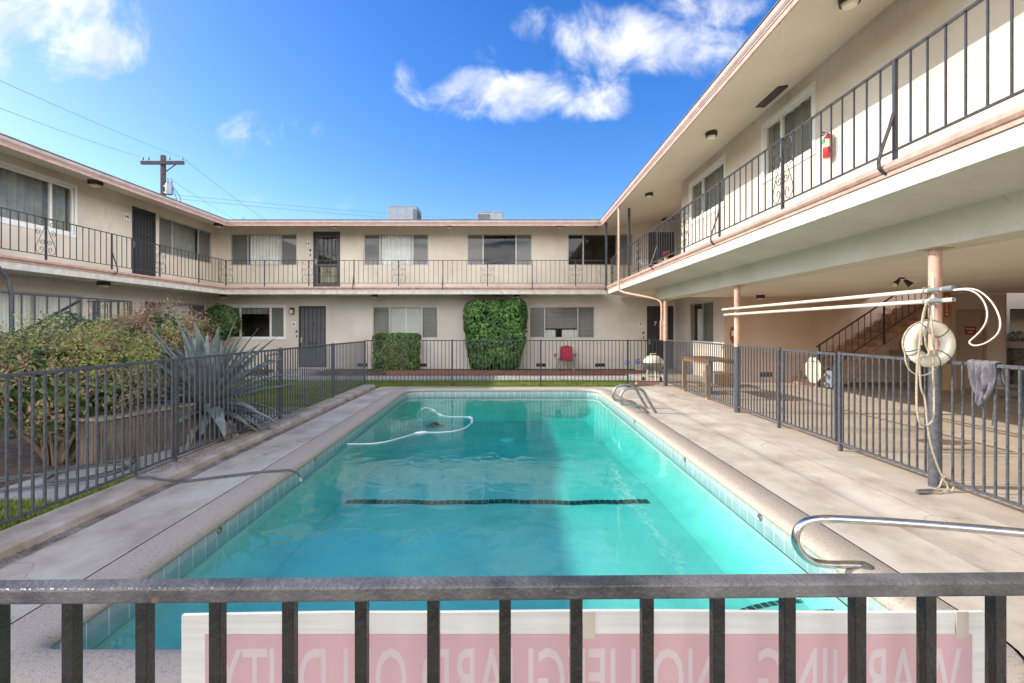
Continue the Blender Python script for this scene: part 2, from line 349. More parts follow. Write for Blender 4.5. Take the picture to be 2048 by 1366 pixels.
def frame(O, U, Nv):
    O, U, Nv = Vector(O), Vector(U), Vector(Nv)
    return lambda u, n, z: O + U*u + Nv*n + Vector((0,0,z))
def text_mesh(txt, size, F, u, n, z, m, name, parent, mirror=False, width=None, bold=.0, ext=.0015, align='CENTER'):
    """solid lettering set on a wall frame: u along the wall, z up"""
    cu = bpy.data.curves.new(name, 'FONT'); cu.body = txt; cu.size = size; cu.align_x = align; cu.align_y = 'CENTER'
    cu.extrude = ext; cu.offset = bold; cu.resolution_u = 3
    t = bpy.data.objects.new(name, cu); COL.objects.link(t)
    bpy.context.view_layer.update()
    me = bpy.data.meshes.new_from_object(t)
    COL.objects.unlink(t); bpy.data.objects.remove(t)
    xs = [v.co.x for v in me.vertices]; w = max(xs)-min(xs); cx = (max(xs)+min(xs))/2
    k = (width/w) if width else 1
    ys = [v.co.y for v in me.vertices]; cy = (max(ys)+min(ys))/2
    for v in me.vertices:
        x = (v.co.x-cx)*k*(-1 if mirror else 1)
        v.co = F(u+x, n+v.co.z, z+v.co.y-cy)
    me.materials.clear(); me.materials.append(m)
    o = bpy.data.objects.new(name, me); COL.objects.link(o)
    if parent is not None: par(o, parent)
    return o
def S(o): o['kind'] = 'structure'; return o
# ------------------------------------------------------------------ sun, sky, clouds
SUN_TAN = 0.57; SUN_Y = -.06
trav = Vector((1, SUN_Y, -SUN_TAN)).normalized()
sd = -trav
elev = math.asin(sd.z); azim = math.atan2(sd.x, sd.y)      # clockwise from +Y
sl = bpy.data.lights.new('sun', 'SUN'); sl.energy = 2.3; sl.angle = R(.55); sl.color = (1, .93, .82)
so = bpy.data.objects.new('sun', sl); COL.objects.link(so); so.rotation_euler = trav.to_track_quat('-Z', 'Y').to_euler(); so.location = (-30, 0, 30)
w = bpy.data.worlds.new('World'); sc.world = w; w.use_nodes = True
nt = w.node_tree; nt.nodes.clear(); L = nt.links.new
out = N(nt, 'ShaderNodeOutputWorld'); bg = N(nt, 'ShaderNodeBackground'); bg.inputs['Strength'].default_value = SKY_STRENGTH = .105
sky = N(nt, 'ShaderNodeTexSky'); sky.sky_type = 'NISHITA'; sky.sun_disc = False; sky.sun_elevation = elev; sky.sun_rotation = azim % (2*PI)
sky.air_density = 1.0; sky.dust_density = .9; sky.ozone_density = 2.0
hs = N(nt, 'ShaderNodeHueSaturation'); hs.inputs['Saturation'].default_value = 1.42; hs.inputs['Hue'].default_value = .514; hs.inputs['Value'].default_value = 1.0; 
L(sky.outputs['Color'], hs.inputs['Color'])
tc = N(nt, 'ShaderNodeTexCoord'); sx = N(nt, 'ShaderNodeSeparateXYZ'); L(tc.outputs['Generated'], sx.inputs[0])
def mth(op, a, b=None, c=None, clamp=False):
    n = N(nt, 'ShaderNodeMath', operation=op, use_clamp=clamp)
    for i, x in enumerate((a, b, c)):
        if x is None: continue
        if isinstance(x, (int, float)): n.inputs[i].default_value = x
        else: L(x, n.inputs[i])
    return n.outputs[0]
# clouds live on a flat layer high above the court: direction -> layer coordinates
ay = mth('MAXIMUM', mth('ABSOLUTE', sx.outputs['Y']), .03)
u = mth('DIVIDE', sx.outputs['X'], ay); v = mth('DIVIDE', sx.outputs['Z'], ay)
cv = N(nt, 'ShaderNodeCombineXYZ'); L(u, cv.inputs[0]); L(v, cv.inputs[1])
cn = N(nt, 'ShaderNodeTexNoise'); cn.inputs['Scale'].default_value = 7.5; cn.inputs['Detail'].default_value = 9; cn.inputs['Roughness'].default_value = .60; cn.inputs['Distortion'].default_value = .45
L(cv.outputs[0], cn.inputs['Vector'])
def blob(px, py, a, b, amp=1.0, tilt=0):
    u0, v0 = (px-1024)/960, (656-py)/960
    du = mth('SUBTRACT', u, u0); dv = mth('SUBTRACT', v, v0)
    if tilt: dv = mth('SUBTRACT', dv, mth('MULTIPLY', du, tilt))
    q = mth('ADD', mth('POWER', mth('DIVIDE', du, a/960), 2), mth('POWER', mth('DIVIDE', dv, b/960), 2))
    return mth('MULTIPLY', mth('SUBTRACT', 1, q, clamp=True), amp)
BL = [(60, 20, 260, 115, 1.0, 0), (150, 80, 200, 105, .8, 0), (0, 120, 80, 75, .75, 0), (1265, 85, 270, 92, 1.0, -.18), (1050, 188, 260, 70, 1.0, 0), (1220, 195, 130, 50, .75, 0),
      (1180, 150, 170, 90, .5, 0), (828, 150, 60, 55, .5, 0), (520, 275, 95, 60, .55, 0), (615, 248, 65, 35, .45, 0), (1430, 5, 160, 60, .75, 0), (600, 405, 160, 26, .30, 0), (1500, 110, 150, 70, .45, 0), (985, 105, 45, 40, .33, 0)]
acc = None
for bdef in BL:
    t = blob(*bdef); acc = t if acc is None else mth('MAXIMUM', acc, t)
dens = mth('ADD', mth('MULTIPLY', acc, .62), mth('MULTIPLY', mth('SUBTRACT', cn.outputs['Fac'], .5), 1.7))
mr = N(nt, 'ShaderNodeMapRange', interpolation_type='SMOOTHSTEP'); L(dens, mr.inputs['Value'])
mr.inputs['From Min'].default_value = .16; mr.inputs['From Max'].default_value = .80; mr.inputs['To Max'].default_value = .93
gate = mth('MULTIPLY', mr.outputs[0], mth('MULTIPLY', acc, 6, clamp=True))
# unseen bright cloud added overhead and behind the viewer as fill light
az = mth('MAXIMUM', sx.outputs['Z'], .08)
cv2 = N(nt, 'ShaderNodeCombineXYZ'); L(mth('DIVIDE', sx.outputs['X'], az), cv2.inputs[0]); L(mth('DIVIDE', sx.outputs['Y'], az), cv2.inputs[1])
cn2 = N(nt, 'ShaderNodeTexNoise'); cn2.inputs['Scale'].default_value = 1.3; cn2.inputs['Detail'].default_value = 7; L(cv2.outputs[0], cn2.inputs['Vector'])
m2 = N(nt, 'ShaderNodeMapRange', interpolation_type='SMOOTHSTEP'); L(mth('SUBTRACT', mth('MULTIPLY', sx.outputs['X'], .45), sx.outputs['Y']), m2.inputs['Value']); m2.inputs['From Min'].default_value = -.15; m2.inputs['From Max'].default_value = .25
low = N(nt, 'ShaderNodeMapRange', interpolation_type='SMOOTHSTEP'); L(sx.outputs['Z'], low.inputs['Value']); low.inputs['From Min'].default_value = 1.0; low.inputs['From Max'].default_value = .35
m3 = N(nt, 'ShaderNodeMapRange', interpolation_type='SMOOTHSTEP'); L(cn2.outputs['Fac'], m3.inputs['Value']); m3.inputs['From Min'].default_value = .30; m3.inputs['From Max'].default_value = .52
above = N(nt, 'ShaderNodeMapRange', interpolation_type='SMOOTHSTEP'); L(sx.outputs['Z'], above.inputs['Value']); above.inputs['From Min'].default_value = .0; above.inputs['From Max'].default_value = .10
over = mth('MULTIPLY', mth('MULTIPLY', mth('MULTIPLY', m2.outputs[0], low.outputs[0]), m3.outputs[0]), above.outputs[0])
c2 = N(nt, 'ShaderNodeTexNoise'); c2.inputs['Scale'].default_value = 9; c2.inputs['Detail'].default_value = 4; L(cv.outputs[0], c2.inputs['Vector'])
ccol = N(nt, 'ShaderNodeValToRGB'); ccol.color_ramp.elements[0].position = .38; ccol.color_ramp.elements[1].position = .60
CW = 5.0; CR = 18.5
ccol.color_ramp.elements[0].color = (CW*.66, CW*.70, CW*.84, 1); ccol.color_ramp.elements[1].color = (CW*.97, CW*.97, CW*.99, 1); L(c2.outputs['Fac'], ccol.inputs['Fac'])
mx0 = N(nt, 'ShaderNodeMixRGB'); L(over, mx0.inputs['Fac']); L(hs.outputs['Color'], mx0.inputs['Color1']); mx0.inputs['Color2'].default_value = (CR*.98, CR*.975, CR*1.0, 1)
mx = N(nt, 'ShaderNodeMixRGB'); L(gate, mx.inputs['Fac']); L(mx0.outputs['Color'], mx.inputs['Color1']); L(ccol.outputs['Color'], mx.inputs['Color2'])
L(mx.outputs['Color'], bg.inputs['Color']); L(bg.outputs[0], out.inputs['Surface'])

# ------------------------------------------------------------------ the ground and the pool
WZ = -.145                                                     # water level
def xl(Y): return -2.40 - .035*(Y-3.27)                        # left water edge
def xf(Y): return -3.80 - .0172*(Y-3.6)                        # left fence line
def outline():
    """pool edge, counter-clockwise, with rounded corners"""
    Yn, Yf, Xr = 2.34, 12.4, 2.2
    cs = [((xl(Yn), Yn), .15), ((Xr, Yn), .15), ((Xr, Yf), .55), ((xl(Yf), Yf), .55)]
    pts = []
    for i, (c, r) in enumerate(cs):
        c = Vector(c); a = Vector(cs[i-1][0]); b = Vector(cs[(i+1) % 4][0])
        da = (a-c).normalized(); db = (b-c).normalized()
        p, q = c+da*r, c+db*r
        arc = [((1-t)**2*p + 2*t*(1-t)*c + t*t*q) for t in [k/8 for k in range(9)]]
        if pts:
            s0 = Vector(pts[-1]); n = max(2, int((arc[0]-s0).length/.35))
            pts += [tuple(s0.lerp(arc[0], k/n)) for k in range(1, n)]
        pts += [tuple(x) for x in arc]
    s0 = Vector(pts[-1]); e = Vector(pts[0]); n = int((e-s0).length/.35)
    pts += [tuple(s0.lerp(e, k/n)) for k in range(1, n)]
    return pts
PO = outline()
def onorm(i):
    a = Vector(PO[i-1]); b = Vector(PO[(i+1) % len(PO)]); d = (b-a).normalized(); return Vector((d.y, -d.x))
ON = [onorm(i) for i in range(len(PO))]
def ring(off): return [(PO[i][0]+ON[i].x*off, PO[i][1]+ON[i].y*off) for i in range(len(PO))]
def sweep_ring(prof, name, m, smooth=True):
    mb = MB(); n = len(PO); vs = []
    for o_, z in prof: vs += [(x, y, z) for x, y in ring(o_)]
    fs = [(i*n+k, i*n+(k+1) % n, (i+1)*n+(k+1) % n, (i+1)*n+k) for i in range(len(prof)-1) for k in range(n)]
    mb.add(vs, fs); return mb.build(name, m, smooth=smooth)
COPW = .27
S(sweep_ring([(.02, -.075), (-.012, -.07), (-.028, -.052), (-.03, -.03), (-.018, -.008), (.01, .008), (.05, .014), (COPW-.012, .012), (COPW-.004, .006), (COPW, -.02), (COPW, -.06)], 'pool_coping', M['coping']))
S(sweep_ring([(.0, -.06), (.0, -.26)], 'waterline_tile', M['tile'], False))
def fz(Y):
    if Y < 6.1: return -.58 - .012*(Y-2.3)
    t = min(1, (Y-6.1)/3.0); return -.626 - .17*t*t*(3-2*t)
# basin: walls following the edge, rounded into the floor
mb = MB(); n = len(PO); prof = [(-.0, None, -.25), (-.0, .22, 0), (-.04, .11, 0), (-.13, .03, 0), (-.32, .0, 0)]
rows = []
for o_, dz, zabs in prof:
    rr = ring(o_); rows.append([(x, y, (zabs if dz is None else fz(min(y, 12.0))+dz)) for x, y in rr])
mb.add([p for r_ in rows for p in r_], [(i*n+k, i*n+(k+1) % n, (i+1)*n+(k+1) % n, (i+1)*n+k) for i in range(len(prof)-1) for k in range(n)])
inner = ring(-.31); ys = [2.6+.25*k for k in range(40)]
lx = []
for y in ys:
    y = min(y, 12.075); xs = []
    for i in range(n):
        (x0, y0), (x1, y1) = inner[i], inner[(i+1) % n]
        if (y0-y)*(y1-y) <= 0 and abs(y1-y0) > 1e-9: xs.append(x0+(x1-x0)*(y-y0)/(y1-y0))
    if len(xs) >= 2: lx.append((min(xs)-.02, max(xs)+.02, y))
vs = []; fs = []
for a, b, y in lx:
    for k in range(9): vs.append((a+(b-a)*k/8, y, fz(y)-.004))
for i in range(len(lx)-1):
    for k in range(8): fs.append((i*9+k, i*9+k+1, (i+1)*9+k+1, (i+1)*9+k))
mb.add(vs, fs)
S(mb.build('pool_basin', M['plaster'], smooth=True))
# black tile stripe across the floor and the step nosings in the near right corner
mb = MB()
for k in range(49):
    x0 = -2.09+k*.078
    y0 = 5.98+.018*math.sin(k*.31)+.012*math.sin(k*.83); mb.add([(x0, y0, fz(6)+.006), (x0+.07, y0, fz(6)+.006), (x0+.07, y0+.13, fz(6.1)+.008), (x0, y0+.13, fz(6.1)+.008)], [(0, 1, 2, 3)])
S(mb.build('pool_floor_tiles', M['plastertile'], normals=False))
mb = MB(); mt = MB()
for i, (r_, z) in enumerate(((1.30, -.47), (.98, -.36), (.66, -.25))):
    pts = [(2.22-r_*math.sin(a), 2.32+r_*math.cos(a)) for a in [PI/2*k/10 for k in range(11)]]
    poly = [(2.22, 2.32)] + pts[::-1]
    k = len(poly)
    mb.add([(x, y, z) for x, y in poly]+[(x, y, -.8) for x, y in poly], [tuple(range(k))]+[(j, (j+1) % k, k+(j+1) % k, k+j) for j in range(k)])
    for j in range(30):
        a0 = PI/2*(j+.08)/30; a1 = PI/2*(j+.92)/30
        q = [(2.22-rr*math.sin(a), 2.32+rr*math.cos(a), z+.004) for rr, a in ((r_-.01, a0), (r_-.01, a1), (r_-.06, a1), (r_-.06, a0))]
        mt.add(q, [(0, 1, 2, 3)])
S(mb.build('pool_steps', M['plaster'])); S(mt.build('pool_step_tiles', M['plastertile'], normals=False))
# floor drain
mb = MB(); mb.lathe([(.16, 0), (.16, .02), (.10, .035), (.0, .035)], (-.10, 10.1, fz(10.1)), 24)
tag(mb.build('pool_drain', mat('drain_cover', (.55, .75, .75), .5)), 'round pale drain cover on the pool floor', 'drain')
# water body: closed, its sides buried in the basin walls
mb = MB(); wr = ring(.03); n = len(wr)
bm = bmesh.new()
top = [bm.verts.new((x, y, WZ)) for x, y in wr]; bot = [bm.verts.new((x, y, -2.6)) for x, y in wr]
bm.faces.new(top); bm.faces.new(bot[::-1])
for i in range(n): bm.faces.new((top[i], bot[i], bot[(i+1) % n], top[(i+1) % n]))
bmesh.ops.recalc_face_normals(bm, faces=bm.faces)
me = bpy.data.meshes.new('pool_water'); bm.to_mesh(me); bm.free(); me.materials.append(M['water'])
wo = bpy.data.objects.new('pool_water', me); COL.objects.link(wo); S(wo)
# deck sheet round the coping
def xcurb(Y): return xf(Y)+.46
bm = bmesh.new()
inn = [bm.verts.new((x, y, 0)) for x, y in ring(COPW+.018)]
NL = 12
outr = [(xcurb(-1.5), -1.5), (3.05, -1.5), (3.05, 12.86), (xcurb(12.86), 12.86)]
ov = [bm.verts.new((x, y, 0)) for x, y in outr]
ed = [bm.edges.new((inn[i], inn[(i+1) % len(inn)])) for i in range(len(inn))] + [bm.edges.new((ov[i], ov[(i+1) % 4])) for i in range(4)]
bmesh.ops.triangle_fill(bm, use_beauty=True, edges=ed)
bmesh.ops.recalc_face_normals(bm, faces=bm.faces)
for f in bm.faces:
    if f.normal.z < 0: f.normal_flip()
me = bpy.data.meshes.new('pool_deck'); bm.to_mesh(me); bm.free(); me.materials.append(M['concrete'])
do = bpy.data.objects.new('pool_deck', me); COL.objects.link(do); S(do)
# soil bottom of the joint between coping and deck
S(sweep_ring([(COPW-.01, -.025), (COPW+.03, -.025)], 'deck_joint', M['gutterdirt'], False))
# left drain gutter and curb, right swale
def swx(f): return lambda t, a, z: (f(t)+a, t, z)
ts = [-1.5+.4*k for k in range(36)]+[12.9]
mb = MB().extrude([(.462, -.003), (.42, -.02), (.36, -.028), (.31, -.028), (.295, -.025)], swx(xf), ts); S(mb.build('drain_gutter', M['gutterdirt'], smooth=True))
mb = MB().extrude([(.296, -.04), (.288, .03), (.27, .046), (.25, .05), (-.02, .05), (-.045, .042), (-.06, .02), (-.06, -.06)], swx(xf), ts); S(mb.build('pool_curb', M['curb'], smooth=True))
ts = [-2.5+.4*k for k in range(39)]+[12.9]
mb = MB().extrude([(3.05, -.003), (3.12, -.014), (3.20, -.020), (3.28, -.014), (3.40, .004), (3.505, .008), (3.524, .009), (3.9, .012)], lambda t, a, z: (a, t, z), ts); S(mb.build('deck_swale', M['concrete'], smooth=True))
S(MB().box(3.511, 3.517, -2.5, 12.86, .002, .0105).build('deck_joint', M['gutterdirt']))
# patio slab under the right wing with cut joints
mb = MB()
xs = [3.9, 6.36, 8.9, 13.0, 17]; yy = [-4, -.6, 2.6, 5.8, 9.0, 12.2, 18.0]
for i in range(4):
    for j in range(6):
        g = .006
        mb.box(xs[i]+(g if i else 0), xs[i+1]-g, yy[j]+g, yy[j+1]-g, -.10, .012)
S(mb.build('patio', M['patio']))
# far strip: grass, path, bed
mb = MB().box(-11.1, 5.2, 14.45, 15.75, -.1, .004); S(mb.build('path', M['path']))
mb = MB().box(-4.98, -4.05, 4.35, 9.5, -.1, .006); S(mb.build('garden_path', M['path']))
mb = MB().box(-7.98, -6.9, 15.76, 17.3, -.1, .10); S(mb.build('door_step', M['path']))
# open ground as one ring reaching the horizon
bm = bmesh.new()
o4 = [bm.verts.new(p) for p in ((-900, -900, -.045), (900, -900, -.045), (900, 900, -.045), (-900, 900, -.045))]
i4 = [bm.verts.new((x, y, -.045)) for x, y in ((xf(-1.5)+.3, -1.5), (3.6, -1.5), (3.6, 12.84), (xf(12.84)+.3, 12.84))]
for k in range(4): bm.faces.new((o4[k], o4[(k+1) % 4], i4[(k+1) % 4], i4[k]))
me = bpy.data.meshes.new('ground'); bm.to_mesh(me); bm.free(); me.materials.append(M['dirt'])
g = bpy.data.objects.new('ground', me); COL.objects.link(g); S(g)
for nm, (x0, x1, y0, y1) in (('lawn', (-9.2, 3.45, 12.87, 14.44)), ('lawn_side', (-8.2, -4.0, 8.6, 12.86)), ('lawn_near', (-5.2, -3.865, 1.2, 4.34))):
    mb = MB()
    mb.add([(x0, y0, -.012), (x1, y0, -.012), (x1, y1, -.012), (x0, y1, -.012)], [(0, 1, 2, 3)]); S(mb.build(nm, M['lawn']))
def blades(name, regions, m, h=(.03, .07)):
    vs = []; fs = []
    for (x0, x1, y0, y1, n) in regions:
        X = RNG.uniform(x0, x1, n); Y = RNG.uniform(y0, y1, n)
        for x, y in zip(X, Y):
            if x > xf(y)-.05 and y < 12.86 and x < 0: continue
            a = random.random()*6.283; hh = random.uniform(*h); wd = .006+.004*random.random(); lx_, ly = math.cos(a), math.sin(a); t = random.uniform(.1, .7)*hh; b = random.random()*6.283
            k = len(vs)
            vs += [(x-lx_*wd, y-ly*wd, -.012), (x+lx_*wd, y+ly*wd, -.012), (x+t*math.cos(b), y+t*math.sin(b), -.012+hh)]; fs.append((k, k+1, k+2))
    me = bpy.data.meshes.new(name); me.from_pydata(vs, [], fs); me.materials.append(m); o = bpy.data.objects.new(name, me); COL.objects.link(o)
    return tag(o, None, 'grass', None, 'stuff')
M['grass'] = leafmat('grass_blades', [(.13, .17, .03), (.22, .29, .05), (.33, .38, .09)], .6, .3)
o = blades('grass', [(-9, 3.4, 12.88, 14.44, 26000), (-6.5, -3.9, 8.6, 12.85, 16000), (-5.1, -3.85, 2.6, 4.34, 11000), (-4.1, -3.85, 4.3, 5.0, 800)], M['grass'])
o['label'] = 'short green lawn grass growing around the pool fence'
# dead leaves and grit lying in the drain gutter
vs = []; fs = []
for k in range(3600):
    y = random.uniform(2.0, 12.6); c = .36+.05*math.sin(y*1.7); x = xf(y)+random.gauss(c, .035+.03*random.random()); s_ = random.uniform(.003, .013); a = random.random()*6.283
    if mnoise.noise((y*1.2, 3, 0)) < -.12 and random.random() < .8: continue
    z = -.024+abs(x-xf(y)-.34)*.02+random.random()*.008; i = len(vs)
    vs += [(x+s_*math.cos(a), y+s_*math.sin(a), z), (x+s_*.5*math.cos(a+1.9), y+s_*.5*math.sin(a+1.9), z+.004*random.random()), (x-s_*math.cos(a), y-s_*math.sin(a), z+.003), (x-s_*.5*math.cos(a+1.9), y-s_*.5*math.sin(a+1.9), z+.002)]
    fs.append((i, i+1, i+2, i+3))
for k in range(1500):
    y = random.choice((random.uniform(5.0, 6.6), random.uniform(7.6, 9.4))); x = xf(y)+random.uniform(-.06, .12)+(random.random()**3)*.2; s_ = random.uniform(.003, .012); a = random.random()*6.283; z = .053+.01*random.random(); i = len(vs)
    vs += [(x+s_*math.cos(a), y+s_*math.sin(a), z), (x+s_*.6*math.cos(a+1.9), y+s_*.6*math.sin(a+1.9), z+.004), (x-s_*math.cos(a), y-s_*math.sin(a), z+.003), (x-s_*.6*math.cos(a+1.9), y-s_*.6*math.sin(a+1.9), z)]
    fs.append((i, i+1, i+2, i+3))
me = bpy.data.meshes.new('leaf_litter'); me.from_pydata(vs, [], fs); M['litter'] = leafmat('litter', [(.06, .04, .025), (.15, .10, .06), (.33, .26, .16)], .9, .1); me.materials.append(M['litter'])
o = bpy.data.objects.new('leaf_litter', me); COL.objects.link(o); tag(o, 'dry brown leaf litter lying along the gutter beside the left fence', 'leaf litter', None, 'stuff')
# brick edging in front of the back wing
eg = tag(MB().box(-4.35, 4.55, 16.5, 16.72, -.05, .10).build('brick_edging', M['brick']), 'low red brick edging at the foot of the back wall bed', 'edging')
# ------------------------------------------------------------------ building pieces
def wall(F, u0, u1, z0, z1, ops, name, m, parent, depth=.17):
    us = sorted({u0, u1, *[x for o in ops for x in o[:2] if u0 < x < u1]}); zs = sorted({z0, z1, *[x for o in ops for x in o[2:4] if z0 < x < z1]})
    mb = MB(); idx = {}
    def vid(u, z):
        if (u, z) not in idx: idx[(u, z)] = len(mb.v); mb.v.append(tuple(F(u, 0, z)))
        return idx[(u, z)]
    for a, b in zip(us, us[1:]):
        for c, d in zip(zs, zs[1:]):
            um, zm = (a+b)/2, (c+d)/2
            if any(o[0] < um < o[1] and o[2] < zm < o[3] for o in ops): continue
            mb.f.append((vid(a, c), vid(b, c), vid(b, d), vid(a, d)))
    for o in ops:
        a, b, c, d = o[:4]
        mb.add([F(a,0,c), F(b,0,c), F(b,0,d), F(a,0,d), F(a,-depth,c), F(b,-depth,c), F(b,-depth,d), F(a,-depth,d)],
               [(0,1,5,4), (1,2,6,5), (2,3,7,6), (3,0,4,7)])
    return mb.build(name, m, parent, normals=False)
def curtain_mb(F, u0, u1, z0, z1, n0, amp=.018, period=.12):
    mb = MB(); k = max(6, int((u1-u0)/.02)); vs = []
    for i in range(k+1):
        u = u0+(u1-u0)*i/k; nn = n0+amp*math.sin(u*2*PI/period)+amp*.5*math.sin(u*2*PI/(period*2.7)+1)
        vs += [F(u, nn, z0), F(u, nn, z1)]
    return mb.add(vs, [(2*i, 2*i+2, 2*i+3, 2*i+1) for i in range(k)])
def blind_mb(F, u0, u1, z0, z1, n0, step=.05):
    mb = MB(); z = z0
    while z < z1-.01:
        mb.add([F(u0, n0+.022, z), F(u1, n0+.022, z), F(u1, n0-.018, min(z1, z+step*.86)), F(u0, n0-.018, min(z1, z+step*.86))], [(0,1,2,3)]); z += step
    return mb
def window(F, P, u0, u1, z0, z1, splits=(), fm='alu', back=None, screens=(), fw=.04, n0=-.075, sill=False):
    """window part (frame) with pane / screen / curtain sub-parts; back = list of (ua, ub, kind, za, zb)"""
    mb = MB()
    mb.obox(F, u0, u0+fw, n0, n0+.05, z0, z1).obox(F, u1-fw, u1, n0, n0+.05, z0, z1)
    mb.obox(F, u0+fw, u1-fw, n0, n0+.048, z0, z0+fw).obox(F, u0+fw, u1-fw, n0, n0+.048, z1-fw, z1)
    for s in splits: mb.obox(F, s-fw*.55, s+fw*.55, n0+.002, n0+.046, z0+fw, z1-fw)
    wn = mb.build('window', M[fm], P)
    MB().add([F(u0+fw*.5, n0+.02, z0+fw*.5), F(u1-fw*.5, n0+.02, z0+fw*.5), F(u1-fw*.5, n0+.02, z1-fw*.5), F(u0+fw*.5, n0+.02, z1-fw*.5)], [(0,1,2,3)]).build('pane', M['glass'], wn, normals=False)
    for a, b in screens:
        MB().obox(F, a, b, n0+.004, n0+.010, z0+fw, z1-fw).build('insect_screen', M['screen'], wn)
    for a, b, kind, za, zb in (back or []):
        za = z0 if za is None else za; zb = z1 if zb is None else zb
        if kind == 'curtain': curtain_mb(F, a, b, za, zb, n0-.06).build('curtain', M['curtain_w'], wn, True, normals=False)
        elif kind == 'green': curtain_mb(F, a, b, za, zb, n0-.10, .03, .2).build('curtain', M['curtain_g'], wn, True, normals=False)
        elif kind == 'blind': blind_mb(F, a, b, za, zb, n0-.06).build('blind', M['blind'], wn, normals=False)
        elif kind == 'vertical': curtain_mb(F, a, b, za, zb, n0-.06, .012, .09).build('vertical_blind', M['curtain_w'], wn, normals=False)
        elif kind == 'shutter':
            b2 = blind_mb(F, a+.05, (a+b)/2-.03, za+.05, zb-.05, n0-.06, .075); b3 = blind_mb(F, (a+b)/2+.03, b-.05, za+.05, zb-.05, n0-.06, .075)
            b2.add(b3.v, b3.f)
            MB().add([F(a, n0-.10, za), F(b, n0-.10, za), F(b, n0-.10, zb), F(a, n0-.10, zb)], [(0, 1, 2, 3)]).build('shade', M['roomdark'], wn, normals=False)  # dark sheet added behind the slats, shade of the gaps put into its colour
            for q0, q1 in ((a, a+.05), ((a+b)/2-.03, (a+b)/2+.03), (b-.05, b)): b2.obox(F, q0, q1, n0-.08, n0-.04, za, zb)
            b2.build('shutter', M['shutter'], wn)
    # dim room behind, closed on all sides
    rm = MB(); d0, d1 = -.172, -2.2
    rm.add([F(a_, d, z) for d in (d0, d1) for a_, z in ((u0-.0, z0), (u1, z0), (u1, z1), (u0, z1))], [(4,5,6,7), (0,1,5,4), (1,2,6,5), (2,3,7,6), (3,0,4,7)])
    rm.build('room', M['room'], wn, normals=False)
    if sill: MB().obox(F, u0-.06, u1+.06, .0, .035, z0-.055, z0-.004).build('sill', M[fm], wn)
    return wn
def trim(F, P, u0, u1, z0, z1, m, t=.06, pr=.02):
    mb = MB(); mb.obox(F, u0-t, u0, -.01, pr, z0-t, z1+t).obox(F, u1, u1+t, -.01, pr, z0-t, z1+t)
    mb.obox(F, u0, u1, -.01, pr-.002, z1, z1+t).obox(F, u0, u1, -.01, pr-.002, z0-t, z0); return mb.build('window_trim', m, P)
def spiral_pts(cx, cz, r0, turns, a0, sgn=1, n=26):
    return [(cx+sgn*(r0*(1-.86*t))*math.cos(a0+turns*2*PI*t), cz+(r0*(1-.86*t))*math.sin(a0+turns*2*PI*t)) for t in [k/n for k in range(n+1)]]
def door(F, P, u0, u1, z0, z1, style):
    fw = .055
    mb = MB().obox(F, u0, u0+fw, -.10, -.012, z0, z1).obox(F, u1-fw, u1, -.10, -.012, z0, z1).obox(F, u0+fw, u1-fw, -.10, -.014, z1-fw, z1)
    d = mb.build('door', M['iron'] if style != 'tan' else M['door_tan'], P)
    a, b, c, e = u0+fw, u1-fw, z0+.01, z1-fw
    pm = {'mesh': 'door_grey', 'dark': 'door_dark', 'glass': 'door_grey', 'tan': 'door_tan'}[style]
    if style == 'glass':
        MB().obox(F, a, b, -.10, -.075, c, c+.22).obox(F, a, b, -.10, -.075, e-.16, e).obox(F, a, a+.1, -.10, -.075, c+.22, e-.16).obox(F, b-.08, b, -.10, -.075, c+.22, e-.16).obox(F, a+.1, b-.08, -.10, -.075, c+.86, c+.95).build('door_panel', M['white_paint' if False else 'door_grey'], d)
        MB().add([F(a+.1, -.088, c+.22), F(b-.08, -.088, c+.22), F(b-.08, -.088, e-.16), F(a+.1, -.088, e-.16)], [(0,1,2,3)]).build('pane', M['glass'], d, normals=False)
        MB().obox(F, a+.16, b-.12, -.15, -.12, c+.26, c+.84).build('curtain', mat('tan_card', (.42, .36, .25), .9), d)
        MB().obox(F, a, b, -.9, -.86, c, e).build('room', M['roomdark'], d)
    else:
        MB().obox(F, a, b, -.10, -.06, c, e).build('door_panel', M[pm], d)
    if style != 'tan':
        g = MB(); k = 5 if style != 'dark' else 6
        for i in range(1, k+1):
            u = a+(b-a)*i/(k+1); g.obox(F, u-.007, u+.007, -.050, -.036, c, e)
        for zz in (c+.03, c+.75 if style == 'mesh' else c+.5, c+1.42, e-.03): g.obox(F, a, b, -.048, -.038, zz-.008, zz+.008)
        if style in ('mesh', 'glass'):
            cu = (a+b)/2; cz = c+.80 if style == 'mesh' else c+.72
            for sg in (-1, 1):
                for q in (spiral_pts(cu+sg*.10, cz+.09, .055, 1.3, -PI/2, sg), spiral_pts(cu+sg*.10, cz-.09, .055, 1.3, PI/2, sg)):
                    g.tube([F(x, -.034, z) for x, z in q], .006, 5)
            g.tube([F(cu-.03, -.034, cz-.02), F(cu, -.034, cz+.2), F(cu+.03, -.034, cz-.02), F(cu, -.034, cz-.18), F(cu-.03, -.034, cz-.02)], .006, 5)
        g.build('security_bars', M['iron'], d)
    hs = .09; hb = MB()
    hu = u0+.10
    hb.obox(F, hu-.03, hu+.03, -.036, -.016, z0+.93, z0+1.12)
    hb.tube([F(hu, -.02, z0+1.0), F(hu, .03, z0+1.0)], .022, 10)
    hb.build('handle', M['alu'] if style != 'dark' else M['chrome_old'], d)
    return d

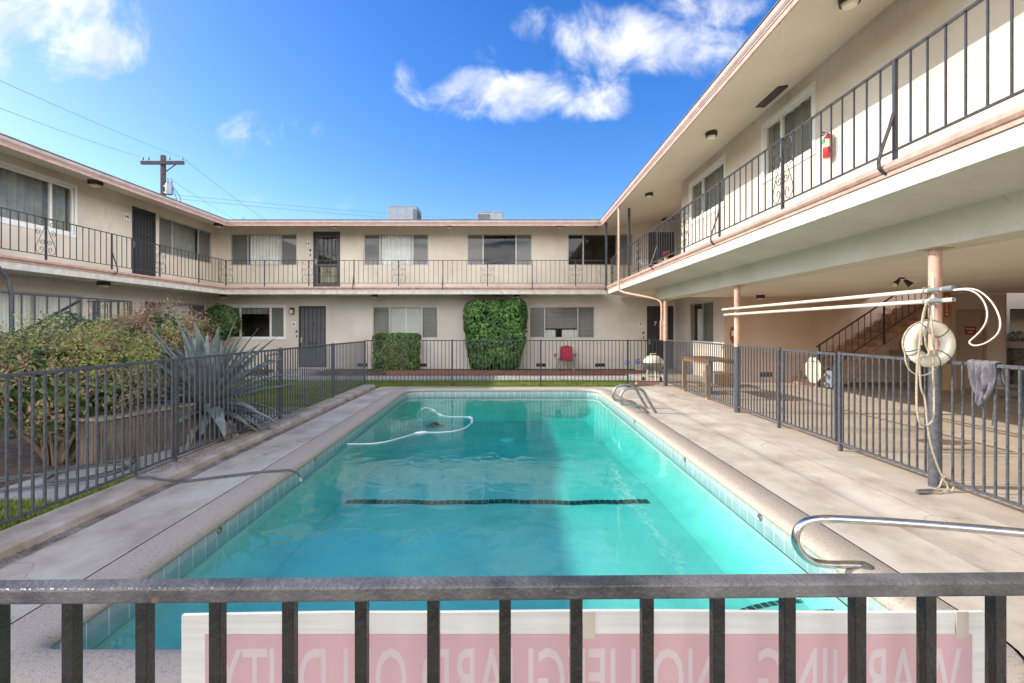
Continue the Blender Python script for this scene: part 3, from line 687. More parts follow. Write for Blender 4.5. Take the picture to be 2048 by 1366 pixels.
ZD = 3.01                                                     # upper walkway level
FAR = frame((0, 17.9, 0), (1, 0, 0), (0, -1, 0))
LEFT = frame((-11.1, 0, 0), (0, 1, 0), (1, 0, 0))
RUP = frame((4.5, 0, 0), (0, 1, 0), (-1, 0, 0))
RSD = frame((6.1, 0, 0), (0, 1, 0), (-1, 0, 0))
PNK = frame((0, 13.8, 0), (1, 0, 0), (0, -1, 0))
PAN = frame((0, 12.2, 0), (1, 0, 0), (0, -1, 0))
EX, EY, EXR = -9.95, 16.75, 3.12                              # eave lines
DX, DY, DXR = -10.0, 16.70, 3.30                              # walkway edges
ZE = 5.30                                                     # eave
# profiles: (outward, z) from the eave / walkway edge
GUT = [(-.02, .02), (.045, .02), (.052, -.012), (.048, -.05), (.03, -.075), (.018, -.085), (.018, -.10), (-.02, -.10)]
TRIM = [(-.02, -.10), (.006, -.10), (.006, -.165), (-.02, -.165)]
DRIP = [(-.05, .05), (.06, .034), (.06, .022), (-.05, .022)]
DGUT = [(-.03, .0), (.035, -.004), (.055, -.025), (.055, -.055), (.036, -.078), (.02, -.082), (.02, -.118), (-.03, -.118)]
DFAS = [(-.05, -.128), (.004, -.128), (.004, -.265), (-.05, -.265)]
BACK0 = -4.0
def edge_run(prof, z, which, ends):
    """sweep a profile along one edge; ends are mitred into the inner corners"""
    e = {'L': (EX, DX), 'B': (EY, DY), 'R': (EXR, DXR)}[which][0 if z > 4 else 1]
    mb = MB()
    xL, yB, xR = ((EX, EY, EXR) if z > 4 else (DX, DY, DXR))
    if which == 'L': f = lambda t, a, zz: (xL+a, (BACK0 if t == 0 else yB-a), z+zz)
    elif which == 'R': f = lambda t, a, zz: (xR-a, (BACK0 if t == 0 else yB-a), z+zz)
    else: f = lambda t, a, zz: ((xL+a if t == 0 else xR-a), yB-a, z+zz)
    return mb.extrude(prof, f, (0, 1), True)
def eaves(P, which):
    edge_run(GUT, ZE, which, 0).build('gutter', M['gutter'], P)
    edge_run(TRIM, ZE, which, 0).build('fascia', M['pink_trim'], P)
    edge_run(DRIP, ZE, which, 0).build('roof_edge', M['roofing'], P)
def deck_edge(P, which):
    edge_run(DGUT, ZD, which, 0).build('walkway_gutter', M['pink_trim'], P)
    edge_run(DFAS, ZD, which, 0).build('walkway_fascia', M['white_trim'], P)
def quadprism(mb, poly, zt, zb):
    """prism with per-corner top and bottom heights"""
    k = len(poly); mb.add([(x, y, z) for (x, y), z in zip(poly, zt)]+[(x, y, z) for (x, y), z in zip(poly, zb)],
        [tuple(range(k)), tuple(range(2*k-1, k-1, -1))]+[(i, (i+1) % k, k+(i+1) % k, k+i) for i in range(k)]); return mb
RS = .13                                                      # roof pitch
SS = .16                                                      # soffit pitch

# ---------------- back wing
BK = empty('apartment_building', (0, 17.9, 0), 'back wing of cream two-storey apartments with walkway across the far end of the pool', 'building', 'wings of the courtyard apartments')
W2 = [(-10.50, -8.02), (-5.54, -3.11), (-1.68, .75), (2.07, 4.49)]
ops2 = [(a, b, 3.90, 5.08) for a, b in W2] + [(-7.42, -6.41, ZD, 5.17), (5.09, 6.06, ZD, 5.15)]
wall(FAR, -11.1, 6.1, ZD-.02, 5.62, ops2, 'upper_wall', M['stucco'], BK)
W1 = [(-10.83, -8.48), (-5.2, -2.76), (.63, 3.08)]
vents = [(-5.79, -5.40), (-3.52, -3.17), (-1.58, -1.33), (.90, 1.27), (3.10, 3.49)]
ops1 = [(a, b, 1.19, 2.38) for a, b in W1] + [(-7.96, -6.94, .10, 2.39), (5.03, 6.02, .03, 2.39)] + [(a, b, .12, .25) for a, b in vents]
wall(FAR, -11.1, 6.1, -.1, ZD-.1, ops1, 'lower_wall', M['stucco_low'], BK)
for a, b in vents:
    mb = MB()
    for k in range(5): mb.obox(FAR, a, b, -.09, -.06, .122+k*.026, .136+k*.026)
    mb.obox(FAR, a, b, -.16, -.15, .12, .25); mb.build('wall_vent', M['brown_metal'], BK)
a, b = W2[0]; s = (-9.87, -8.62); window(FAR, BK, a, b, 3.90, 5.08, s, 'alu', [(s[0], s[1], 'curtain', None, None)], [(a+.04, s[0]-.02), (s[1]+.02, b-.04)])
a, b = W2[1]; s = (-4.93, -3.70); window(FAR, BK, a, b, 3.90, 5.08, s, 'alu', [(s[0], s[1], 'curtain', None, None)], [(a+.04, s[0]-.02), (s[1]+.02, b-.04)])
a, b = W2[2]; s = (-1.08, .15); window(FAR, BK, a, b, 3.90, 5.08, s, 'alu', None, [(a+.04, s[0]-.02), (s[1]+.02, b-.04)])
a, b = W2[3]; s = (2.66, 3.90); window(FAR, BK, a, b, 3.90, 5.08, s, 'alu', None, [(s[1]+.02, b-.04)])
a, b = W1[0]; s = (-10.15, -9.02); window(FAR, BK, a, b, 1.19, 2.38, s, 'white_paint', [(a, b, 'green', 2.1, None)], [(s[1]+.03, b-.05)], fw=.055, sill=True); trim(FAR, BK, a, b, 1.19, 2.38, M['white_paint'])
a, b = W1[1]; s = (-4.58, -3.36); window(FAR, BK, a, b, 1.19, 2.38, s, 'alu', [(a, s[0], 'blind', None, None), (s[0], s[1], 'shutter', None, None), (s[1], b, 'blind', None, None)])
a, b = W1[2]; s = (1.22, 2.46); window(FAR, BK, a, b, 1.19, 2.38, s, 'alu', [(a, s[0], 'blind', None, None), (s[0], s[1], 'blind', 1.56, None), (s[1], b, 'blind', None, None), (s[0]+.02, s[0]+.42, 'curtain', None, 1.5), (s[0]+.66, s[1]-.02, 'curtain', None, 1.5)])
door(FAR, BK, -7.42, -6.41, ZD, 5.17, 'glass'); door(FAR, BK, 5.09, 6.06, ZD, 5.15, 'dark')
door(FAR, BK, -7.96, -6.94, .10, 2.39, 'mesh'); door(FAR, BK, 5.03, 6.02, .03, 2.39, 'dark')
eaves(BK, 'B'); deck_edge(BK, 'B')
quadprism(MB(), [(DX, DY), (DXR, DY), (DXR, 17.9), (DX, 17.9)], [ZD]*4, [ZD-.24]*4).build('walkway', M['deckunder'], BK)
quadprism(MB(), [(EX, EY), (EXR, EY), (EXR-0, 17.9), (EX-1.15, 17.9)], [ZE-.02, ZE-.02, ZE+SS*1.15+.06, ZE+SS*1.15+.06], [ZE-.10, ZE-.10, ZE-.10+SS*1.15, ZE-.10+SS*1.15]).build('soffit', M['soffit'], BK)
quadprism(MB(), [(EX+.05, EY-.05), (EXR-.05, EY-.05), (EXR-.05+8, EY+8), (EX+.05-8, EY+8)], [ZE+.05, ZE+.05, ZE+.05+RS*8, ZE+.05+RS*8], [ZE+.021, ZE+.021, ZE+RS*8, ZE+RS*8]).build('roof', M['roofing'], BK)
MB().box(-18, 12, 24.6, 24.75, -.1, 6.2).build('rear_wall', M['stucco'], BK)
for px, Y in ((486, 17.6), (1083, 18.4)):
    x = (px-1024)*Y/960; MB().cyl((x, Y, ZE+.1), (x, Y, ZE+.34), .035, 10).build('vent_pipe', M['galv'], BK)

# ---------------- left wing
LW = empty('apartment_building', (-11.1, 8, 0), 'left wing of cream two-storey apartments in shade, behind the shrubs and agave', 'building', 'wings of the courtyard apartments')
opsl2 = [(7.6, 12.17, 3.93, 5.13), (14.02, 14.97, ZD, 5.15), (15.1, 17.75, 3.93, 5.10), (1.0, 3.6, 3.93, 5.13)]
wall(LEFT, BACK0, 17.9, ZD-.02, 5.62, opsl2, 'upper_wall', M['stucco'], LW)
opsl1 = [(8.2, 12.43, 1.25, 2.40), (14.5, 17.4, 1.25, 2.40)]
wall(LEFT, BACK0, 17.9, -.1, ZD-.1, opsl1, 'lower_wall', M['stucco_low'], LW)
window(LEFT, LW, 7.6, 12.17, 3.93, 5.13, (8.75, 11.57), 'white_paint', [(7.6, 12.17, 'green', None, None)], [], fw=.06, n0=-.06); trim(LEFT, LW, 7.6, 12.17, 3.93, 5.13, M['white_paint'], .07)
window(LEFT, LW, 1.0, 3.6, 3.93, 5.13, (2.3,), 'white_paint', [(1.0, 3.6, 'green', None, None)], [])
window(LEFT, LW, 15.1, 17.75, 3.93, 5.10, (15.74, 17.05), 'alu', [(15.74, 17.05, 'green', None, None)], [(15.14, 15.72), (17.07, 17.71)])
window(LEFT, LW, 8.2, 12.43, 1.25, 2.40, (9.6, 11.2), 'alu', [(8.2, 12.43, 'vertical', None, None)], [])
window(LEFT, LW, 14.5, 17.4, 1.25, 2.40, (15.25, 16.7), 'alu', [(15.25, 16.7, 'vertical', None, None)], [(14.54, 15.23), (16.72, 17.36)])
door(LEFT, LW, 14.02, 14.97, ZD, 5.15, 'dark')
eaves(LW, 'L'); deck_edge(LW, 'L')
quadprism(MB(), [(DX, BACK0), (DX, DY), (DX, 17.9), (-11.1, 17.9), (-11.1, BACK0)], [ZD-.001]*5, [ZD-.24]*5).build('walkway', M['deckunder'], LW)
quadprism(MB(), [(EX, BACK0), (EX, EY), (EX-1.15, 17.9), (EX-1.15, BACK0)], [ZE-.02, ZE-.02, ZE+SS*1.15+.06, ZE+SS*1.15+.06], [ZE-.10, ZE-.10, ZE-.10+SS*1.15, ZE-.10+SS*1.15]).build('soffit', M['soffit'], LW)
quadprism(MB(), [(EX+.05, BACK0-.2), (EX+.05, EY-.05), (EX+.05-8, EY+8), (EX+.05-8, BACK0-.2)], [ZE+.05, ZE+.05, ZE+.05+RS*8, ZE+.05+RS*8], [ZE+.021, ZE+.021, ZE+RS*8, ZE+RS*8]).build('roof', M['roofing'], LW)
MB().box(-18.1, -17.95, BACK0-.2, 24.5, -.1, 6.2).build('rear_wall', M['stucco'], LW)
MB().box(-17.9, -11.1, BACK0-.15, BACK0, -.1, 5.5).build('end_wall', M['stucco'], LW)
MB().tube([(-11.06, 17.3, .0), (-11.06, 17.3, 2.75)], .02, 8).build('conduit', M['stucco_low'], LW)

# ---------------- right wing
RW = empty('apartment_building', (4.5, 6, 0), 'right wing with sunlit upper walkway over a covered patio on salmon columns', 'building', 'wings of the courtyard apartments')
opsr = [(10.15, 12.1, 4.22, 5.16), (7.17, 8.56, 4.22, 5.16), (-1.2, .6, 4.22, 5.16)]
wall(RUP, BACK0, 12.6, ZD-.02, 5.7, opsr, 'upper_wall', M['stucco'], RW)
for a, b, c, d in opsr:
    m_ = a+(b-a)*.62
    window(RUP, RW, a, b, c, d, (m_,), 'white_paint', [(a, b, 'green', None, None)], [], fw=.055, n0=-.05); trim(RUP, RW, a, b, c, d, M['white_paint'], .07, .022)
MB().box(4.5, 6.1, 12.6, 12.75, ZD, 5.9).build('return_wall', M['stucco'], RW)
wall(RSD, 12.76, 17.9, ZD-.02, 5.9, [], 'landing_wall', M['stucco'], RW)
wall(RSD, 13.8, 17.9, -.1, 2.62, [(14.55, 16.5, 1.12, 2.40)], 'side_wall', M['stucco_low'], RW)
window(RSD, RW, 14.55, 16.5, 1.12, 2.40, (15.45,), 'alu', [(15.5, 16.1, 'curtain', None, 2.2)], [(14.59, 15.43)])
wall(PNK, 6.1, 17, -.1, 2.9, [(7.15, 7.5, .16, .30)], 'patio_wall', M['stucco_pink'], RW)
mb = MB()
for k in range(4): mb.obox(PNK, 7.15+k*.09, 7.23+k*.09, -.1, -.05, .165, .295)
mb.build('wall_vent', M['brown_metal'], RW)
eaves(RW, 'R'); deck_edge(RW, 'R')
# sloping soffit of the walkway and the drop beam under it
quadprism(MB(), [(DXR, BACK0), (4.05, BACK0), (4.05, DY), (DXR, DY)], [ZD-.002]*4, [ZD-.255, ZD-.345, ZD-.345, ZD-.255]).build('walkway', M['deckunder'], RW)
MB().box(4.05, 4.42, BACK0, 13.55, 2.35, ZD-.003).build('beam', M['deckunder'], RW)
MB().box(4.05, 6.1, 13.56, 17.9, 2.66, ZD-.003).build('landing', M['soffit'], RW)
# patio ceiling with the stair opening left free
mb = MB(); mb.box(4.43, 10.3, BACK0, 13.8, 2.46, 2.60); mb.box(10.31, 17, BACK0, 12.18, 2.46, 2.60); mb.build('patio_ceiling', M['ceiling'], RW)
MB().box(6.1, 17, 13.81, 17.9, 2.62, 2.75).build('upper_floor', M['soffit'], RW)
quadprism(MB(), [(EXR, BACK0), (EXR, EY), (EXR, 17.9), (6.1, 17.9), (6.1, 12.75), (4.5, 12.75), (4.5, BACK0)],
          [ZE-.02]*2+[ZE-.02]+[ZE+.5, ZE+.5, ZE+SS*1.38+.06, ZE+SS*1.38+.06], [ZE-.10]*2+[ZE-.10]+[ZE-.10+SS*2.98, ZE-.10+SS*2.98, ZE-.10+SS*1.38, ZE-.10+SS*1.38]).build('soffit', M['soffit'], RW)
quadprism(MB(), [(EXR-.05, BACK0-.2), (EXR-.05, EY-.05), (EXR-.05+8, EY+8), (EXR-.05+8, BACK0-.2)], [ZE+.05, ZE+.05, ZE+.05+RS*8, ZE+.05+RS*8], [ZE+.021, ZE+.021, ZE+RS*8, ZE+RS*8]).build('roof', M['roofing'], RW)
MB().box(17.0, 17.15, BACK0-.2, 24.5, -.1, 6.4).build('rear_wall', M['stucco'], RW)
MB().box(4.5, 17.0, BACK0-.15, BACK0, ZD, 5.6).build('end_wall', M['stucco'], RW)
for y0, y1 in ((7.55, 8.25), (3.2, 3.9)): MB().box(4.18, 4.34, y0, y1, ZE-.10+SS*1.06-.012, ZE-.10+SS*1.22+.004).build('soffit_vent', M['brown_metal'], RW)
# salmon columns, dark painted feet
for Y in (4.72, 8.87, 13.0):
    c = MB().cyl((4.16, Y, 1.22), (4.16, Y, 2.352), .053, 24).build('column', M['pipe_pink'], RW, True)
    MB().cyl((4.16, Y, .012), (4.16, Y, 1.224), .0545, 24).build('painted_base', M['iron_grey'], c, True)
    MB().box(4.06, 4.26, Y-.1, Y+.1, 2.342, 2.349).build('cap_plate', M['pink_trim'], c)
# steel props of the upper walkway
for x, y, z1 in ((3.26, 16.62, ZE-.09), (3.62, 14.85, ZE-.03)):
    MB().box(x-.035, x+.035, y-.035, y+.035, ZD-.12, z1).build('walkway_post', M['iron_grey'], RW)
# rainwater pipe: eave gutter to column
pp = [(3.16, 14.2, ZE-.09), (3.16, 14.2, 2.80), (3.18, 14.17, 2.68), (3.28, 14.05, 2.61), (3.98, 13.17, 2.37), (4.05, 13.09, 2.30), (4.075, 13.06, 2.2), (4.075, 13.06, 1.75)]
d = MB().tube(pp, .034, 10).build('downspout', M['pipe_pink'], RW, True)
MB().box(4.035, 4.115, 13.02, 13.10, 1.22, 1.78).build('downspout_sleeve', M['pipe_pink'], d)
# panel room wall, its door and the stair flight
wall(PAN, 11.0, 12.55, .0, 2.46, [(11.28, 12.08, .02, 2.05)], 'panel_room_wall', M['stucco_pink'], RW)
door(PAN, RW, 11.28, 12.08, .02, 2.05, 'tan')
MB().box(10.75, 11.0, 12.0, 12.35, 0, 2.46).build('stair_pier', mat('tan_plaster', (.62, .41, .22), .85, .1, 3, .2, 60), RW)
wall(frame((0, 13.3, 0), (1, 0, 0), (0, -1, 0)), 12.55, 17, 0, 2.46, [(12.75, 13.15, .02, 2.1), (13.8, 15.4, 1.0, 2.1)], 'unit_wall', M['stucco_low'], RW)
U8 = frame((0, 13.3, 0), (1, 0, 0), (0, -1, 0))
door(U8, RW, 12.75, 13.15, .02, 2.1, 'dark')
window(U8, RW, 13.8, 15.4, 1.0, 2.1, (14.6,), 'iron', None, [])
MB().box(12.54, 12.57, 12.2, 13.3, 0, 2.46).build('return_wall', M['stucco_low'], RW)
mb = MB(); RISE, RUN, X0 = .178, .267, 8.02
for k in range(13):
    x0 = X0+k*RUN; mb.box(x0, x0+RUN+.02+(0 if k < 12 else .5), 12.62, 13.78, max(0, k*RISE-.25), (k+1)*RISE)
st = mb.build('stair_flight', mat('stair_paint', (.52, .30, .19), .8, .2, 5, .2, 50), RW)
mb = MB()
poly = [(X0-.02, 12.60), (X0-.02, 12.60)]
k = 13; top = [(X0+.05, .0), (X0+.05, .02), (X0+12*RUN, 12*RISE-.02), (X0+12*RUN+.4, 12*RISE-.02), (X0+12*RUN+.4, 12*RISE-.16), (X0+12*RUN-.1, 12*RISE-.22), (X0+.4, 0)]
mb.add([(x, 12.55, z) for x, z in top]+[(x, 12.618, z) for x, z in top], [tuple(range(7)), tuple(range(13, 6, -1))]+[(i, (i+1) % 7, 7+(i+1) % 7, 7+i) for i in range(7)])
mb.build('stair_stringer', mat('stair_side', (.46, .30, .22), .85, .15, 4, .2, 50), RW)

# ---------------- roof plant
def ac_box(x0, x1, y0, y1, z0, z1, label, grille):
    r = empty('rooftop_air_conditioner', ((x0+x1)/2, (y0+y1)/2, z0), label, 'air conditioner')
    MB().box(x0, x1, y0, y1, z0+.05, z1).build('casing', M['galv'], r, bevel=.01)
    MB().box(x0+.05, x1-.05, y0+.05, y1-.05, z0, z0+.05).build('base_frame', M['galv_dark'], r)
    g = MB()
    (gx0, gx1) = grille
    k = 0; z = z0+.12
    while z < z1-.1: g.box(gx0, gx1, y0-.012, y0-.004, z, z+.02); z += .04
    if gx1 > x1-.02:
        z = z0+.12
        while z < z1-.1: g.box(x1+.004, x1+.012, y0+.08, y1-.08, z, z+.02); z += .04
    g.build('louvre', M['galv_dark'], r)
    MB().box(x0-.015, x1+.015, y0-.015, y1+.015, z1, z1+.025).build('lid', M['galv'], r)
ac_box(-5.19, -3.98, 20, 21.1, 5.75, 6.62, 'large grey metal cooler box on the roof above window left of centre', (-4.12, -3.98))
ac_box(-1.62, -.43, 22, 23, 6.0, 6.88, 'lower grey roof unit with dark louvres on its left half, right of the larger cooler', (-1.56, -1.0))
# ------------------------------------------------------------------ pool fences
def bars(P, proto, locs, rz=0.0):
    """copies of one baluster mesh, each an object of its own"""
    for i, l in enumerate(locs):
        o = proto if i == 0 else proto.copy()
        if i: COL.objects.link(o)
        o.location = l; o.rotation_euler = (0, 0, rz); par(o, P)
def fence(name, label, p, q, zt, zb, posts, skip=(), step=.10, rail=.03, bar=.016, m='iron', post_w=.042, mpost=None, post_foot=0.0, n0=0.5, toprail=None):
    p = Vector((p[0], p[1], 0)); q = Vector((q[0], q[1], 0)); d = q-p; Lh = d.length; d.normalize(); rz = math.atan2(d.y, d.x)
    r = empty(name, tuple(p), label, 'fence', None, 0)
    P = lambda s, z: p+d*s+Vector((0, 0, z))
    MB().bar(P(0, zt-rail/2), P(Lh, zt-rail/2), rail, rail).build('top_rail', M[toprail or m], r, bevel=.003)
    MB().bar(P(0, zb), P(Lh, zb), rail*.8, rail*.8).build('bottom_rail', M[m], r, bevel=.003)
    for s in posts:
        b = MB().bar(P(s, post_foot), P(s, zt+.012), post_w, post_w).build('post', M[mpost or m], r, bevel=.003)
    locs = []; s = step*n0
    while s < Lh-.01:
        if all(abs(s-x) > post_w*.5+.01 for x in posts) and not any(a < s < b for a, b in skip): locs.append(P(s, 0))
        s += step
    hb = bar/2
    pr = MB().box(-hb, hb, -hb, hb, zb, zt-rail+.002).build('baluster', M[m])
    bars(r, pr, locs, rz)
    return r
# near fence, right in front of the viewer
def yn(x): return .654+.015*x
r = empty('pool_fence', (-1.3, yn(-1.3), 0), 'near black fence running across the bottom of the view, in front of the big sign', 'fence')
MB().bar((-1.3, yn(-1.3), 1.216), (1.3, yn(1.3), 1.216), .028, .0205).build('top_rail', M['iron_near'], r, bevel=.003)
MB().bar((-1.3, yn(-1.3), .10), (1.3, yn(1.3), .10), .028, .022).build('bottom_rail', M['iron'], r)
pr = MB().box(-.008, .008, -.008, .008, .10, 1.2055).build('baluster', M['iron_bar'], bevel=.0015)
bars(r, pr, [(-.0095+.0969*k, yn(-.0095+.0969*k), 0) for k in range(-13, 14)], .015)
# left fence
def left_part(y0, y1, label, posts):
    a = (xf(y0), y0); b = (xf(y1), y1)
    return fence('pool_fence', label, a, b, 1.225, .115, [y-y0 for y in posts], m='iron_grey', n0=.6, rail=.028)
left_part(3.15, 12.94, 'left grey fence along the garden side of the pool, in front of the agave', [3.17, 5.45, 8.02, 10.5, 12.92])
# far fence
fence('pool_fence', 'far fence across the end of the pool, before the red chair and clipped hedge', (-3.955, 12.955), (4.07, 12.955), 1.245, .125, [2.34, 4.73, 7.08], m='iron', rail=.026, bar=.014, n0=.55)
# right fence in two runs with a gate between
fence('pool_fence', 'right fence beside the patio, between the far column and the gate', (4.16, 12.9), (4.16, 7.42), 1.26, .115, [5.42], skip=((3.91, 4.15),), m='iron_grey', rail=.03, n0=.5)
fence('pool_fence', 'nearest right fence with the grey jacket hung over its rail', (4.16, 6.10), (4.16, 1.1), 1.26, .115, [.02, 4.9], skip=((1.27, 1.49),), m='iron_grey', rail=.032, n0=.7)
gt = empty('fence_gate', (4.16, 7.36, 0), 'barred metal gate in the right fence with a lock box and round knobs', 'gate')
mb = MB().bar((4.16, 7.36, 1.235), (4.16, 6.16, 1.235), .03).bar((4.16, 7.36, .125), (4.16, 6.16, .125), .026)
mb.bar((4.16, 7.35, .11), (4.16, 7.35, 1.25), .032).bar((4.16, 6.17, .11), (4.16, 6.17, 1.25), .032); mb.build('gate_frame', M['iron_grey'], gt)
pr = MB().box(-.008, .008, -.008, .008, .13, 1.222).build('baluster', M['iron_grey'])
bars(gt, pr, [(4.16, 7.25-.1*k, 0) for k in range(11)])
lk = MB().box(4.125, 4.175, 6.20, 6.30, .80, 1.01).build('lock_box', M['galv'], gt, bevel=.004)
for z in (.85, .96):
    MB().lathe([(.012, 0), (.012, .03), (.026, .035), (.030, .055), (.022, .07), (.0, .072)], (0, 0, 0), 14).build('knob', M['steel'], lk, True)
    k = lk.children[-1]; k.matrix_parent_inverse = Matrix.Identity(4); k.location = (4.125, 6.25, z); k.rotation_euler = (0, -PI/2, 0)
for z in (.3, 1.08): MB().cyl((4.16, 7.385, z-.04), (4.16, 7.385, z+.04), .014, 8).build('hinge', M['iron'], gt)
# octagonal panel on the gate's far side
oc = [(.19*math.cos(PI/8+k*PI/4), .19*math.sin(PI/8+k*PI/4)) for k in range(8)]
mb = MB(); mb.add([(4.185, 6.67+a, .985+b) for a, b in oc]+[(4.193, 6.67+a, .985+b) for a, b in oc], [tuple(range(8)), tuple(range(15, 7, -1))]+[(i, (i+1) % 8, 8+(i+1) % 8, 8+i) for i in range(8)])
os_ = empty('octagonal_sign', (4.19, 6.67, .985), 'blank cream octagonal sign back hung behind the bars of the gate', 'sign')
mb.build('board', M['cream_plastic'], os_); MB().box(4.178, 4.184, 6.6, 6.74, 1.10, 1.115).build('hanging_wire', M['alu'], os_)

# ------------------------------------------------------------------ walkway railings
ZR0, ZR1 = 3.13, 3.92
def scroll_mesh(h=ZR1-ZR0, w=.235):
    """ornamental panel round a post, local frame: x along rail, z up from the bottom rail"""
    mb = MB()
    for sg in (-1, 1):
        mb.box(sg*w-.006, sg*w+.006, -.006, .006, 0, h)
        main = [(sg*.015, h*.80), (sg*.06, h*.66), (sg*.11, h*.52), (sg*.17, h*.36), (sg*.215, h*.22), (sg*.22, h*.13), (sg*.19, h*.055), (sg*.14, h*.025), (sg*.09, h*.045)]
        main += [(sg*(.105+.055*(1-.75*t)*math.cos(-1.9-5.6*t)), h*.15+.07*(1-.7*t)*math.sin(-1.9-5.6*t)) for t in [k/14 for k in range(15)]]
        mb.tube([(x, 0, z) for x, z in main], .0055, 5)
        top = [(sg*.012, h*.84), (sg*.03, h*.93), (sg*.09, h*.985), (sg*.16, h*.97)]
        top += [(sg*(.13+.075*(1-.75*t)*math.cos(.75-5.8*t)), h*.86+.075*(1-.75*t)*math.sin(.75-5.8*t)) for t in [k/16 for k in range(17)]]
        mb.tube([(x, 0, z) for x, z in top], .0055, 5)
        for (cx, cz, r0, a0, tr) in ((.165, h*.60, .066, 2.6, -1.35), (.075, h*.36, .062, .4, -1.3)):
            mb.tube([(sg*(cx+r0*(1-.8*t)*math.cos(a0+tr*2*PI*t)), 0, cz+r0*(1-.8*t)*math.sin(a0+tr*2*PI*t)) for t in [k/18 for k in range(19)]], .0055, 5)
    mb.box(-.016, .016, -.016, .016, -.10, h)
    me = mb.build('scroll_panel', M['iron'], None)
    return me
SCROLL = scroll_mesh(); BRACE = None
def brace_mesh(h=ZR1-ZR0):
    """thicker post with a leg kicking out over the gutter; local y points outward"""
    mb = MB().box(-.015, .015, -.015, .015, -.10, h)
    mb.tube([(0, .012, h*.42), (0, .05, h*.25), (0, .12, 0), (0, .145, -.10), (0, .14, -.16), (0, .10, -.205), (0, .035, -.215)], .015, 6)
    return mb.build('brace_post', M['iron'], None)
BRACE = brace_mesh()
used = {'s': 0, 'b': 0}
def railing(label, p, q, scrolls, braces, plain=(), side=1, step=.163, name='walkway_railing'):
    p = Vector((*p, 0)); q = Vector((*q, 0)); d = q-p; Lh = d.length; d.normalize(); rz = math.atan2(d.y, d.x)
    r = empty(name, (p.x, p.y, ZD), label, 'railing', 'iron railings of the upper walkway')
    P = lambda s, z=0: p+d*s+Vector((0, 0, z))
    MB().bar(P(-.015, ZR1), P(Lh+.015, ZR1), .032, .018).build('top_rail', M['iron'], r); MB().bar(P(0, ZR0), P(Lh, ZR0), .022, .016).build('bottom_rail', M['iron'], r)
    for s in scrolls:
        o = SCROLL if not used['s'] else SCROLL.copy()
        if used['s']: COL.objects.link(o)
        used['s'] += 1; o.location = P(s, ZR0); o.rotation_euler = (0, 0, rz); par(o, r)
    for s in braces:
        o = BRACE if not used['b'] else BRACE.copy()
        if used['b']: COL.objects.link(o)
        used['b'] += 1; o.location = P(s, ZR0); o.rotation_euler = (0, 0, rz if side > 0 else rz+PI); par(o, r)
    for s in plain: MB().bar(P(s, ZR0-.12), P(s, ZR1), .028).build('post', M['iron'], r)
    stops = sorted([(s-.235, s+.235) for s in scrolls]+[(s, s) for s in list(braces)+list(plain)])
    cur = 0; locs = []
    for a, b in stops+[(Lh, Lh)]:
        if a-cur > step*1.3:
            k = max(1, round((a-cur)/step)); locs += [P(cur+(a-cur)*i/k) for i in range(1, k)]
        cur = max(cur, b)
    pr = MB().box(-.0065, .0065, -.0065, .0065, ZR0, ZR1-.005).build('baluster', M['iron'])
    bars(r, pr, locs, rz); return r
RX = -9.98
railing('long iron railing on the back walkway, in front of door 15', (RX+.0, 16.68), (3.24, 16.68), [x-RX for x in (-9.94, -7.06, -3.94, -.85, 2.21)], [x-RX for x in (-5.49, -2.40, .70)], [x-RX for x in (-8.6,)], side=-1)
railing('iron railing on the shaded left walkway, in front of door 14', (RX, 5.0), (RX, 16.64), [y-5.0 for y in (6.9, 10.28, 13.6)], [y-5.0 for y in (8.55, 11.97)], [15.3-5.0], side=-1)
railing('iron railing on the sunlit right walkway, in front of the wall extinguisher', (3.36, 16.4), (3.36, 1.2), [16.4-y for y in (16.1, 12.75, 9.36, 5.96, 2.5)], [16.4-y for y in (11.1, 7.77, 4.21)], [16.4-14.4], side=-1, step=.168)

# railing of the patio stair
sr = empty('stair_railing', (8.06, 12.6, 0), 'iron stair railing climbing beside the patio steps', 'railing')
slope = RISE/RUN; y = 12.58
Z = lambda x, h: (x-8.02)*slope+.178+h
MB().bar((7.98, y, Z(7.98, .92)), (11.4, y, Z(11.4, .92)), .035, .022, up=(0, 1, 0)).build('handrail', M['iron'], sr)
MB().bar((8.05, y, Z(8.05, .14)), (11.4, y, Z(11.4, .14)), .022, .018, up=(0, 1, 0)).build('bottom_rail', M['iron'], sr)
for x in (8.06, 9.75): MB().box(x-.017, x+.017, y-.017, y+.017, Z(x, -.2), Z(x, .92)).build('post', M['iron'], sr)
pr = MB().box(-.0065, .0065, -.0065, .0065, 0, .78).build('baluster', M['iron'])
bars(sr, pr, [(x, y, Z(x, .14)) for x in [8.25+.165*k for k in range(19)] if abs(x-9.75) > .2])
for x in (8.27, 9.75):
    mb = MB()
    for sg in (-1, 1):
        for cz, r0, tr in ((.66, .075, 1.3), (.48, .07, -1.3), (.30, .07, 1.3)):
            mb.tube([(x+sg*(.11+r0*(1-.8*t)*math.cos(2.5+tr*6.283*t)), y, Z(x+sg*.11, cz)+r0*(1-.8*t)*math.sin(2.5+tr*6.283*t)) for t in [k/18 for k in range(19)]], .006, 5)
        mb.tube([(x+sg*.02, y, Z(x, .62)), (x+sg*.13, y, Z(x+sg*.13, .42)), (x+sg*.17, y, Z(x+sg*.17, .24)), (x+sg*.08, y, Z(x+sg*.08, .16))], .006, 5)
    mb.build('scroll_panel', M['iron'], sr)
